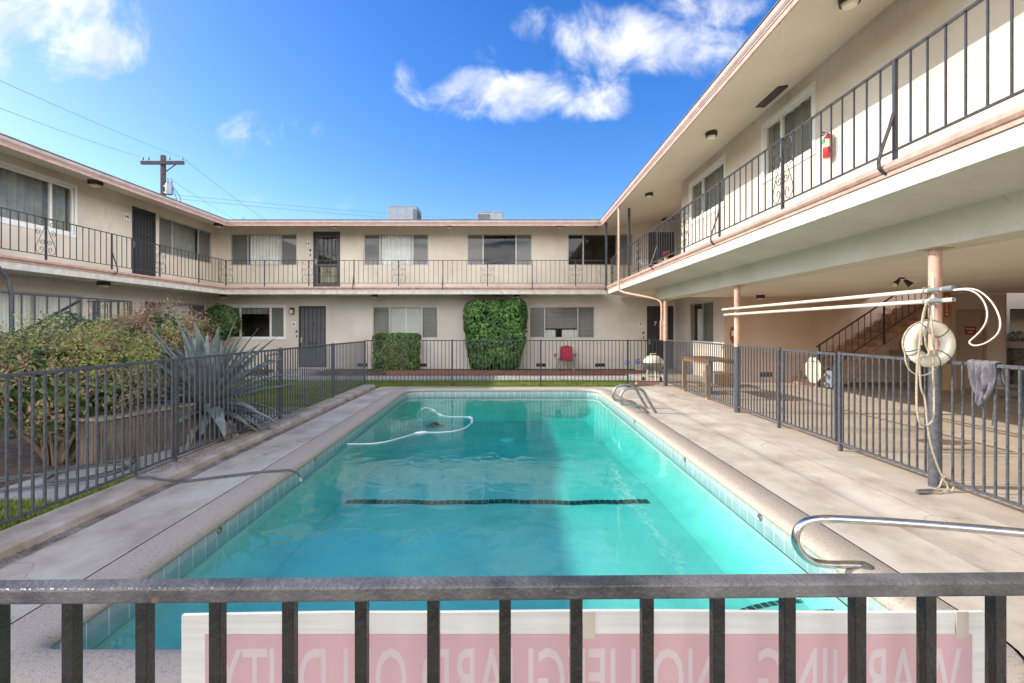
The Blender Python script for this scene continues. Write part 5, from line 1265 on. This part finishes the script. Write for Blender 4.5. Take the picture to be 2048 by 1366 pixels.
# weathered wooden chest beside the garden path
a0 = Vector((-4.62, 5.40, 0)); dv = Vector((.21, .80, 0)).normalized(); nv_ = Vector((-dv.y, dv.x, 0))
bx = empty('wooden_chest', tuple(a0), 'weathered plank chest with a loose grey top, behind the left fence', 'chest')
F_ = frame(a0, dv, -nv_); LB = 1.15
for k in range(9):
    w_ = LB/9; MB().obox(F_, k*w_+.003, (k+1)*w_-.003, -.02-.003*(k % 3), -.002*(k % 2), .0, .52-.004*(k % 4)).build('plank', M['wood'], bx)
for k in range(4):
    w_ = .30/4; MB().obox(F_, -.018, .0, -.022-(k+1)*w_+.003, -.022-k*w_-.003, .0, .515).build('plank', M['wood'], bx)
MB().obox(F_, .0, LB, -.34, -.322, 0, .52).obox(F_, LB+.001, LB+.018, -.32, -.022, 0, .52).build('back_boards', M['wood'], bx)
MB().obox(F_, -.04, LB+.03, -.17, .025, .523, .552).build('lid_board', M['woodtop'], bx); MB().obox(F_, -.06, LB+.02, -.37, -.175, .523, .548).build('lid_board', M['woodtop'], bx)
# garden hose: heap on the path and a length lying across the deck
hz = [px(600, 957, .03), px(594, 946, .03), px(580, 941, .03), px(560, 941, .03), px(520, 944, .025), px(470, 950, .02), px(420, 956, .02), px(370, 962, .02), px(330, 960, .075), px(300, 955, .075), px(272, 952, .075)]
hz += [(-4.30, 5.5, .03), (-4.55, 5.75, .025), (-4.75, 5.6, .025), (-4.85, 5.2, .025), (-4.7, 4.85, .025), (-4.4, 4.95, .03), (-4.25, 5.3, .04), (-4.4, 5.55, .05), (-4.7, 5.35, .05), (-4.95, 5.0, .04), (-5.2, 4.7, .03), (-5.05, 4.5, .03), (-4.6, 4.62, .04), (-4.2, 4.9, .05), (-4.15, 5.2, .06), (-4.45, 5.3, .06), (-4.8, 5.0, .06), (-5.1, 4.9, .05), (-5.6, 4.9, .0)]
gh = empty('garden_hose', hz[0], 'dark grey garden hose coiled on the path and trailing over the curb to the pool', 'hose')
MB().tube(smooth(hz, 7), .0125, 9).build('hose', M['hose'], gh, True); MB().tube([hz[0], (Vector(hz[0])*1.3-Vector(hz[1])*.3)], .015, 10).build('nozzle', M['alu'], gh, True)
# low planter mass left of the shrubs
tag(MB().box(-11.0, -8.9, 16.72, 17.88, -.05, .03).build('planting_bed', M['dirt']), kind='structure'); tag(MB().box(-6.8, 4.5, 16.73, 17.88, -.05, .05).build('planting_bed', M['dirt']), kind='structure')

# ------------------------------------------------------------------ things in front of the back wing
def camp_chair(loc, rz):
    r = empty('camp_chair', (0, 0, 0), 'red folding camp chair against the back wall', 'chair')
    st_ = MB(); bk = MB()
    def sheet(mb, f, nu=10, nv=10): 
        vs = [f(i/nu, j/nv) for i in range(nu+1) for j in range(nv+1)]; mb.add(vs, [(i*(nv+1)+j, (i+1)*(nv+1)+j, (i+1)*(nv+1)+j+1, i*(nv+1)+j+1) for i in range(nu) for j in range(nv)])
    sheet(st_, lambda u, v: (-.26+.52*u, -.24+.46*v, .42-.05*v-.05*math.sin(PI*u)))
    sheet(bk, lambda u, v: ((-.24+.48*u)*(1-.12*v), .22+.16*v-.05*math.sin(PI*u), .36+.50*v-.02*math.cos(PI*2*u)*v))
    for mb, nm in ((st_, 'seat'), (bk, 'backrest')):
        o = mb.build(nm, M['redcloth'], r, True, normals=False); sm = o.modifiers.new('t', 'SOLIDIFY'); sm.thickness = .012
    for s in (-1, 1):
        MB().box(s*.34-.05, s*.34+.05, -.24, .16, .575, .59).build('armrest', M['redcloth'], r)
        MB().lathe([(.03, -.10), (.042, -.09), (.045, 0)], (s*.34, -.17, .575), 12).build('cup_holder', M['redcloth'], r)
        MB().tube([(s*.30, .30, .0), (s*.24, .36, .84)], .011, 7).build('back_leg', M['chrome_old'], r); MB().tube([(s*.30, -.26, 0), (s*.34, -.22, .58)], .011, 7).build('front_leg', M['chrome_old'], r)
        MB().tube([(s*.30, -.26, .02), (-s*.26, -.22, .42)], .009, 6).tube([(s*.30, -.26, .03), (s*.27, .22, .40)], .009, 6).build('brace', M['chrome_old'], r)
    r.location = loc; r.rotation_euler = (0, 0, rz)
camp_chair((1.92, 17.22, .05), R(-12))
def kettle(loc):
    r = empty('kettle_grill', (0, 0, 0), 'cream kettle barbecue beside door 7', 'grill')
    MB().lathe([(.285, .575), (.28, .62), (.24, .70), (.15, .765), (.03, .785), (.0, .785)], n=28).build('lid', M['grill'], r, True)
    MB().lathe([(.02, .30), (.12, .325), (.22, .40), (.27, .50), (.28, .57)], n=28).build('bowl', M['chrome_old'], r, True)
    MB().tube([(-.09, 0, .78), (-.09, 0, .83), (.09, 0, .83), (.09, 0, .78)], .012, 8).build('handle', M['grill'], r)
    for a in (.5, 2.6, 4.7):
        MB().tube([(.15*math.cos(a), .15*math.sin(a), .36), (.29*math.cos(a), .29*math.sin(a), .0)], .014, 8).build('leg', M['grill'], r)
    MB().lathe([(.17, .16), (.17, .17), (.0, .165)], n=20).build('ash_tray', M['galv'], r)
    for a in (.5, 2.6): MB().tube([(.29*math.cos(a)-.02, .29*math.sin(a), .075), (.29*math.cos(a)+.02, .29*math.sin(a), .075)], .075, 16).build('wheel', M['black'], r, True)
    r.location = loc
kettle((4.08, 13.85, .0))
def pinwheel(loc, lab, h, m2):
    r = empty('pinwheel', (0, 0, 0), lab, 'pinwheel', 'garden pinwheels by the wall')
    MB().tube([(0, 0, -.02), (0, 0, h)], .006, 6).build('stick', M['alu'], r)
    for k in range(8):
        a = k*PI/4; p = Vector((0, -.012, h)); q = p+Vector((math.cos(a), 0, math.sin(a)))*.13; s = p+Vector((math.cos(a+.5), -.3, math.sin(a+.5)))*.09; t = p+Vector((math.cos(a+.25), -.5, math.sin(a+.25)))*.07
        o = MB().add([p, q, s, t], [(0, 1, 3), (1, 2, 3), (0, 3, 2)]).build('petal', M['blue'] if k % 2 == 0 else m2, r, normals=False)
    MB().lathe([(.02, 0), (.02, .01), (0, .015)], (0, -.02, h), 10).build('hub', M['white_paint'], r)
    r.location = loc
sky_b = mat('light_blue_petal', (.30, .50, .75), .4); pinkm = mat('pink_petal', (.6, .25, .28), .5)
pinwheel((4.05, 16.9, .05), 'blue pinwheel on a stick, left one of the group by door 7', .30, sky_b)
pinwheel((4.42, 16.9, .05), 'blue pinwheel on a stick, middle one of the group by door 7', .34, M['blue'])
pinwheel((4.66, 16.9, .05), 'pink and blue pinwheel nearest to door 7', .30, pinkm)
tag(MB().box(4.62, 4.95, 16.55, 16.95, .0, .42).build('planter_tub', M['galv'], None, bevel=.02), 'grey tub standing behind the kettle barbecue', 'tub')
def iron_chair(loc, rz, lab, m='iron'):
    r = empty('patio_chair', (0, 0, 0), lab, 'chair')
    MB().lathe([(.21, .44), (.22, .45), (.21, .462), (0, .462)], n=22).build('seat', M[m], r)
    mb = MB(); mb.tube(smooth([(-.2, .19, .45), (-.22, .24, .7), (-.2, .26, .84), (-.1, .27, .90), (.1, .27, .90), (.2, .26, .84), (.22, .24, .7), (.2, .19, .45)], 5), .011, 7)
    for k in range(5): x = -.14+.07*k; mb.tube([(x, .20, .46), (x, .265, .88)], .006, 6)
    mb.build('backrest', M[m], r)
    for x, y in ((-.17, -.15), (.17, -.15), (-.17, .17), (.17, .17)): MB().tube([(x, y, .44), (x*1.15, y*1.2, .0)], .010, 6).build('leg', M[m], r)
    for s in (-1, 1): MB().tube(smooth([(s*.21, .21, .68), (s*.27, .0, .66), (s*.26, -.17, .62), (s*.19, -.16, .45)], 5), .010, 6).build('armrest', M[m], r)
    r.location = loc; r.rotation_euler = (0, 0, rz); return r
iron_chair((-8.15, 16.3, .005), R(-60), 'black wrought iron chair beside door 6')
tag(MB().box(3.42, 4.05, 13.16, 13.34, .0, .11).build('kerb_block', M['salmon_block'], None, bevel=.02), 'salmon painted concrete block on the deck corner below the far fence', 'kerb block')
# bare wooden work table behind the right fence
tb = empty('work_table', (4.5, 11.1, 0), 'rough wooden table with a reddish top just behind the right fence', 'table')
MB().box(4.23, 4.95, 10.35, 11.95, .84, .875).build('tabletop', M['tablewood'], tb); MB().box(4.26, 4.30, 10.4, 11.9, .77, .838).box(4.88, 4.92, 10.4, 11.9, .77, .838).build('apron', M['newwood'], tb)
for x, y in ((4.265, 11.86), (4.265, 10.44), (4.90, 10.44), (4.90, 11.86)): MB().box(x-.04, x+.04, y-.04, y+.04, .012, .77 if x < 4.5 else .769).build('leg', M['newwood'], tb)
MB().box(4.35, 4.85, 11.2, 11.8, .20, .225).build('lower_shelf', M['newwood'], tb)
tag(MB().box(5.3, 5.9, 12.6, 13.3, .012, .38).build('crate', M['newwood'], None, bevel=.01), 'pale wooden crate standing on the patio near the side window', 'crate')
# items on the upper landing
tbl = empty('bistro_table', (4.95, 15.4, ZD), 'small round iron table on the upper landing with a red flower pot', 'table')
MB().lathe([(.30, .68), (.31, .69), (.30, .70), (0, .70)], (4.95, 15.4, ZD), 24).build('tabletop', M['alu'], tbl)
for a in (.3, 2.4, 4.5): MB().tube([(4.95+.06*math.cos(a), 15.4+.06*math.sin(a), ZD+.68), (4.95+.26*math.cos(a), 15.4+.26*math.sin(a), ZD)], .012, 6).build('leg', M['alu'], tbl)
fp = empty('flower_pot', (4.95, 15.4, ZD+.70), 'small pot with a bright red flower on the upper landing table', 'flower pot')
MB().lathe([(.05, 0), (.07, .12), (.06, .12), (0, .11)], (4.95, 15.4, ZD+.70), 16).build('pot', M['pipe_pink'], fp)
p, d = clumpy(90, (4.95, 15.4, ZD+.95), (.12, .12, .09), rough=.2, gap=-1); foliage('flower', leafmat('red_flower', [(.45, .02, .05), (.6, .05, .08)], .5, .3), fp, p, d, .04)
p, d = clumpy(60, (4.95, 15.4, ZD+.86), (.10, .10, .05), rough=.2, gap=-1); foliage('leaves', L_dark, fp, p, d, .04)
iron_chair((4.5, 15.8, ZD), R(30), 'pale metal chair on the upper landing, left of the round table', 'alu'); iron_chair((5.4, 15.1, ZD), R(-60), 'pale metal chair on the upper landing, right of the round table', 'alu')
tag(MB().lathe([(.02, .0), (.26, .0), (.31, .10), (.31, .24), (.24, .33), (.1, .35), (0, .35)], (4.75, 13.7, ZD), 24).build('pouf', mat('patterned_grey', (.38, .40, .36), .9, .5, 18, c2=(.12, .13, .12)), None, True), 'round grey patterned pouf on the upper landing behind the railing', 'pouf')
# extinguishers
def extinguisher(F, u, z, lab, k=1.0):
    r = empty('fire_extinguisher', tuple(F(u, .1, z)), lab, 'fire extinguisher')
    c = F(u, .085, z)
    MB().lathe([(.0, -.185*k), (.055*k, -.185*k), (.062*k, -.17*k), (.062*k, .10*k), (.045*k, .145*k), (.02*k, .165*k), (0, .165*k)], tuple(c), 20).build('cylinder', M['red'], r, True)
    MB().lathe([(.0635*k, -.03*k), (.0635*k, .09*k)], tuple(c), 20).build('label_band', M['cream_plastic'], r)
    c2_ = F(u-.0, .085, z)
    MB().obox(F, u-.03*k, u+.035*k, .10, .1505, z+.035*k, z+.10*k).build('green_label', M['green_label'], r)
    MB().obox(F, u-.016*k, u+.016*k, .06, .11, z+.165*k, z+.20*k).build('valve', M['alu'], r)
    MB().tube([F(u, .085, z+.20*k), F(u+.09*k, .12, z+.25*k)], .009, 6).tube([F(u, .085, z+.19*k), F(u+.095*k, .13, z+.19*k)], .009, 6).build('handle', M['black'], r)
    MB().tube(smooth([F(u-.01, .085, z+.18*k), F(u-.07*k, .085, z+.13*k), F(u-.085*k, .085, z), F(u-.075*k, .085, z-.12*k)], 5), .009, 7).build('hose', M['black'], r)
    MB().obox(F, u-.025, u+.025, .0, .03, z-.1, z+.15).build('bracket', M['alu'], r)
extinguisher(RUP, 6.72, 4.12, 'red fire extinguisher with green label on the sunlit upper wall', .9)
extinguisher(PNK, 6.35, 1.38, 'red fire extinguisher on the pink patio wall behind the middle column', 1.25)
tag(MB().box(6.30, 6.55, 13.76, 13.795, 1.0, 1.75).build('backing_board', M['stucco_pink']), 'thin pink board on the patio wall behind the lower extinguisher', 'board') if False else None

# ------------------------------------------------------------------ lamps
def soffit_lamp(x, y, z, lab, k=1.0, square=False):
    r = empty('ceiling_light', (x, y, z), lab, 'ceiling light', 'small lights under eaves and walkways')
    if square: MB().box(x-.10*k, x+.10*k, y-.10*k, y+.10*k, z-.10*k, z).build('housing', M['brown_metal'], r); MB().box(x-.08*k, x+.08*k, y-.08*k, y+.08*k, z-.14*k, z-.10*k).build('lens', M['lens'], r)
    else:
        MB().lathe([(.105*k, 0), (.11*k, -.012), (.105*k, -.09*k), (.09*k, -.092*k), (.09*k, -.05)], (x, y, z), 22).build('housing', M['brown_metal'], r, True)
        MB().lathe([(.085*k, -.09*k), (.07*k, -.12*k), (.0, -.125*k)], (x, y, z), 20).build('lens', M['lens'], r, True)
zs = lambda d_: ZE-.10+SS*d_
for x, lab in ((-6.42, 'small bronze light under the back eave above door 15'), (-2.27, 'small bronze light under the back eave between the two middle windows'), (1.73, 'small bronze light under the back eave nearest the right wing')): soffit_lamp(x, 17.35, zs(.6), lab, .95)
soffit_lamp(-10.55, 13.0, zs(.6), 'bronze light under the left eave before door 14', 1.1, True) if False else None
soffit_lamp(-10.5, 12.1, zs(.55), 'square bronze light under the left eave, between the white window and door 14', 1.1, True)
soffit_lamp(-10.4, 17.0, zs(.45), 'square bronze light under the eave in the left corner', 1.0, True)
for x, lab in ((-10.35, 'small bronze light under the walkway in the left corner'), (-4.92, 'small bronze light under the back walkway above the shuttered window'), (.18, 'small bronze light under the back walkway above the tall bush')): soffit_lamp(x, 17.2, ZD-.24, lab, .95)
soffit_lamp(-10.55, 12.4, ZD-.24, 'square bronze light under the left walkway', 1.0, True)
for y, lab in ((5.4, 'round dark light under the right eave nearest the viewer'), (9.15, 'round dark light under the right eave, middle one of the three'), (13.3, 'round dark light under the right eave nearest the back wing')): soffit_lamp(3.8, y, zs(.68), lab, 1.0)
soffit_lamp(6.7, 12.95, 2.46, 'round dark light on the patio ceiling', 1.0); soffit_lamp(5.6, 17.55, 5.55, 'small bronze light above the dark door of the upper landing', .9, True)
def lantern(F, u, z, lab, m='brown_metal', roof=True):
    r = empty('wall_lantern', tuple(F(u, .1, z)), lab, 'wall lantern')
    MB().obox(F, u-.05, u+.05, .0, .02, z-.06, z+.1).build('back_plate', M[m], r); MB().obox(F, u-.06, u+.06, .06, .18, z-.13, z-.115).obox(F, u-.065, u-.052, .055, .068, z-.115, z+.03).obox(F, u+.052, u+.065, .055, .068, z-.115, z+.03).obox(F, u-.065, u-.052, .172, .185, z-.115, z+.03).obox(F, u+.052, u+.065, .172, .185, z-.115, z+.03).build('frame', M[m], r)
    MB().obox(F, u-.05, u+.05, .07, .17, z-.112, z+.028).build('glass', M['lens'], r)
    if roof:
        q = [(-.08, .04), (.08, .04), (.08, .20), (-.08, .20)]; MB().add([F(u+a, b, z+.03) for a, b in q]+[F(u, .12, z+.13)], [(0, 1, 2, 3), (0, 1, 4), (1, 2, 4), (2, 3, 4), (3, 0, 4)]).build('roof', M[m], r)
    else: MB().obox(F, u-.07, u+.07, .05, .19, z+.03, z+.05).build('roof', M[m], r)
    MB().obox(F, u-.012, u+.012, .02, .06, z+.04, z+.07).build('arm', M[m], r)
lantern(FAR, -8.16, 2.22, 'bronze house-shaped lantern on the wall beside door 6'); lantern(U8, 13.36, 1.98, 'small black lantern on the wall beside door 8', 'iron', False)
sp_ = empty('spotlight', (6.9, 8.5, 2.46), 'twin-headed spotlight on the patio ceiling in front of the stair', 'spotlight')
MB().lathe([(.05, 0), (.05, -.02), (0, -.025)], (6.9, 8.5, 2.46), 16).build('base', M['brown_metal'], sp_)
for s in (-1, 1):
    p = Vector((6.9+s*.05, 8.5, 2.42)); q = p+Vector((s*.10-.03, -.06, -.10)); MB().tube([p, p.lerp(q, .3), q], [.025, .035, .055], 14).build('lamp_head', M['brown_metal'], sp_, True); MB().tube([q, q+(q-p).normalized()*.025], [.05, .02], 14).build('bulb', M['lens'], sp_, True)

# ------------------------------------------------------------------ numbers, plaques, small signs
def number(F, u, z, txt, lab, w_=.16, h_=.19):
    r = empty('house_number', tuple(F(u, .01, z)), lab, 'house number'); MB().obox(F, u-w_/2, u+w_/2, .001, .010, z-h_/2, z+h_/2).build('plaque', M['white_paint'], r)
    text_mesh(txt, .17, F, u, .0125, z, M['sign_dark'], 'digits', r, bold=.004)
number(LEFT, 13.82, 4.78, '14', 'white number plaque 14 on the left upper wall', .22, .19)
LFLIP = frame((-11.1, 0, 0), (0, 1, 0), (1, 0, 0))
number(FAR, -7.60, 4.72, '15', 'white number plaque 15 beside the barred door'); number(FAR, -8.13, 1.72, '6', 'white number plaque 6 beside the ground floor screen door', .13); number(FAR, 4.80, 1.70, '7', 'white number plaque 7 on the wall beside the dark door', .13)
number(U8, 13.36, 1.62, '8', 'white number plaque 8 on the wall at the far right', .14)
d7 = empty('door_number', (5.34, 17.88, 1.75), 'white digit 7 stuck on the dark ground floor door', 'door number'); text_mesh('7', .2, FAR, 5.36, -.030, 1.74, M['sign_white'], 'digit', d7, bold=.004)
d6 = empty('door_number', (-7.45, 17.88, 1.75), 'dark digit 6 stuck on the grey screen door', 'door number'); text_mesh('6', .14, FAR, -7.40, -.030, 1.74, M['sign_dark'], 'digit', d6, bold=.003)
for u_, z_, lab in ((-7.52, 4.47, 'round bell push below plaque 15'), (-8.03, 1.44, 'round bell push below plaque 6'), (4.90, 1.39, 'round bell push below plaque 7')):
    r = empty('door_bell', tuple(FAR(u_, .01, z_)), lab, 'door bell', 'bells beside the doors of the back wing'); MB().tube([FAR(u_, 0, z_), FAR(u_, .018, z_)], .04, 16).build('rose', M['brown_metal'], r); MB().obox(FAR, u_-.015, u_+.02, 0, .015, z_-.22, z_-.14).build('button_plate', M['black'], r)
fs_ = empty('fire_panel_sign', tuple(PAN(11.72, 0, 1.55)), 'red sign reading FIRE PANEL INSIDE on the tan door', 'sign')
MB().obox(PAN, 11.57, 11.84, -.058, -.052, 1.40, 1.61).build('board', M['sign_red'], fs_)
for z0, t in ((1.545, 'FIRE PANEL'), (1.465, 'INSIDE')): text_mesh(t, .06, PAN, 11.705, -.0505, z0, M['sign_white'], 'lettering', fs_, width=.22 if t != 'INSIDE' else .14, bold=.001)
EXF = frame((0, 12.0, 0), (1, 0, 0), (0, -1, 0))
es = empty('extinguisher_arrow_sign', tuple(EXF(10.85, 0, 2.1)), 'orange vertical FIRE EXTINGUISHER sign with down arrow on the tan pier', 'sign')
MB().obox(EXF, 10.80, 10.93, .002, .008, 1.84, 2.46).build('board', M['sign_orange'], es)
VF = lambda u, n, z: EXF(10.865+(z-2.17), n, 2.17-(u))
text_mesh('FIRE EXTINGUISHER', .075, VF, 0, .0095, 2.17, M['sign_white'], 'lettering', es, width=.42, bold=.002)
MB().add([EXF(10.865+a, .0095, b) for a, b in ((-.045, 1.935), (.045, 1.935), (0, 1.86))], [(0, 1, 2)]).build('arrow', M['sign_white'], es, normals=False)
ns = empty('notice_plate', tuple(PAN(11.13, 0, 1.2)), 'small dark red notice plate on the wall left of the tan door', 'sign'); MB().obox(PAN, 11.04, 11.22, .002, .008, 1.08, 1.24).build('board', M['sign_red'], ns)
MB().obox(PAN, 11.06, 11.20, .0085, .0095, 1.17, 1.19).obox(PAN, 11.07, 11.19, .0085, .0095, 1.13, 1.145).build('lettering', M['sign_white'], ns)
# far right: stone ledge, planter, chair
tag(MB().box(13.45, 15.2, 12.85, 13.29, .012, .98).build('stone_ledge', M['stone'], None, bevel=.03), 'rough brown stone ledge against the wall of unit 8', 'ledge')
pl = empty('planter_bowl', (13.75, 13.05, .98), 'pale bowl of flowers standing on the stone ledge', 'planter'); MB().lathe([(.14, 0), (.24, .05), (.27, .14), (.25, .22), (.0, .2)], (13.75, 13.05, .98), 22).build('bowl', mat('pinkish_bowl', (.55, .42, .38), .8, .2), pl, True)
p, d = clumpy(260, (13.75, 13.05, 1.32), (.30, .22, .15), rough=.3, gap=-.6); foliage('flowers', leafmat('mixed_flowers', [(.04, .10, .03), (.10, .16, .05), (.6, .45, .45), (.45, .15, .18)], .5, .2), pl, p, d, .05)
iron_chair((7.9, 7.55, .012), R(200), 'dark green metal patio chair in shade at the far right', 'hose')
iron_chair((9.2, 8.6, .012), R(170), 'dark metal patio chair farther back at the far right', 'hose')

# ------------------------------------------------------------------ utility pole and wires
PX, PY = -21.8, 30.0
up = empty('utility_pole', (PX, PY, 0), 'wooden utility pole with crossarm and grey transformer behind the left roof', 'utility pole')
MB().cyl((PX, PY, -.1), (PX, PY, 12.35), .155, 14).build('pole', M['polewood'], up, True)
MB().box(PX-1.2, PX+1.45, PY-.30, PY-.16, 11.72, 11.92).build('crossarm', M['polewood'], up)
MB().bar((PX+.1, PY-.23, 11.1), (PX+.95, PY-.23, 11.72), .05).build('arm_brace', M['polewood'], up)
for x in (-1.1, -.75, .55, 1.35): MB().lathe([(.03, 0), (.03, .08), (.07, .10), (.05, .16), (.075, .18), (.04, .26), (0, .27)], (PX+x, PY-.23, 11.92), 12).build('insulator', M['galv'], up, True)
MB().lathe([(.20, -.36), (.21, -.32), (.21, .24), (.17, .32), (.0, .34)], (PX+.55, PY-.25, 10.2), 20).build('transformer', M['galv'], up, True)
for dx in (-.1, .14): MB().lathe([(.05, 0), (.07, .10), (.04, .2), (.06, .28), (0, .3)], (PX+.55+dx, PY-.25, 10.55), 10).build('bushing', M['galv'], up, True)
MB().bar((PX+.1, PY-.1, 10.4), (PX+.4, PY-.2, 10.4), .08).bar((PX+.1, PY-.1, 10.0), (PX+.4, PY-.2, 10.0), .08).build('transformer_bracket', M['galv'], up)
MB().tube(smooth([(PX+.8, PY-.25, 10.3), (PX+1.25, PY-.25, 9.6), (PX+1.1, PY-.25, 8.9), (PX+.5, PY-.2, 8.6)], 6), .018, 5).tube(smooth([(PX+.8, PY-.25, 10.2), (PX+1.0, PY-.25, 9.5), (PX+.75, PY-.25, 8.9)], 6), .018, 5).build('drop_cable', M['black'], up)
def wire(a, b, sag, lab, r_=.016):
    a = Vector(a); b = Vector(b); pts = [a.lerp(b, t)-Vector((0, 0, 4*sag*t*(1-t))) for t in [k/16 for k in range(17)]]
    tag(MB().tube(pts, r_, 5).build('power_line', mat_wire), lab, 'power line', 'overhead wires')
mat_wire = mat('wire_grey', (.12, .12, .13), .6)
def wpt(x, y, Y): return ((x-1024)*Y/960, Y, H-(y-656)*Y/960)
wire((PX+1.35, PY-.23, 12.15), wpt(-60, 134, 14), .1, 'overhead wire from the right crossarm insulator, upper of the two at top left', .007)
wire((PX-1.1, PY-.23, 12.15), wpt(-60, 193, 14), .1, 'overhead wire from the left crossarm insulator, lower of the two at top left', .007)
wire((PX+1.35, PY-.23, 12.15), wpt(640, 500, 60), .6, 'overhead wire descending to the right from the crossarm', .010)
wire((PX+.55, PY-.25, 10.85), wpt(560, 480, 55), .4, 'overhead wire descending to the right from the transformer', .009)
wire(wpt(300, 385, 34), wpt(1300, 452, 75), .6, 'upper of two long wires running low over the back roof', .011)
wire(wpt(300, 392, 34), wpt(1300, 458, 75), .7, 'lower of two long wires running low over the back roof', .011)
# ceiling fan behind the third upper window
cf = empty('ceiling_fan', (-.30, 18.45, 4.9), 'dark ceiling fan seen through the third upper window', 'fan')
MB().cyl((-.30, 18.45, 4.78), (-.30, 18.45, 5.08), .02, 8).build('rod', M['black'], cf); MB().lathe([(.02, .08), (.09, .06), (.11, 0), (.08, -.06), (0, -.08)], (-.30, 18.45, 4.75), 18).build('motor', M['black'], cf, True)
for k in range(5):
    a = k*2*PI/5+.2; MB().bar((-.30+.1*math.cos(a), 18.45+.1*math.sin(a), 4.76), (-.30+.55*math.cos(a), 18.45+.55*math.sin(a), 4.76), .12, .012).build('blade', M['black'], cf)
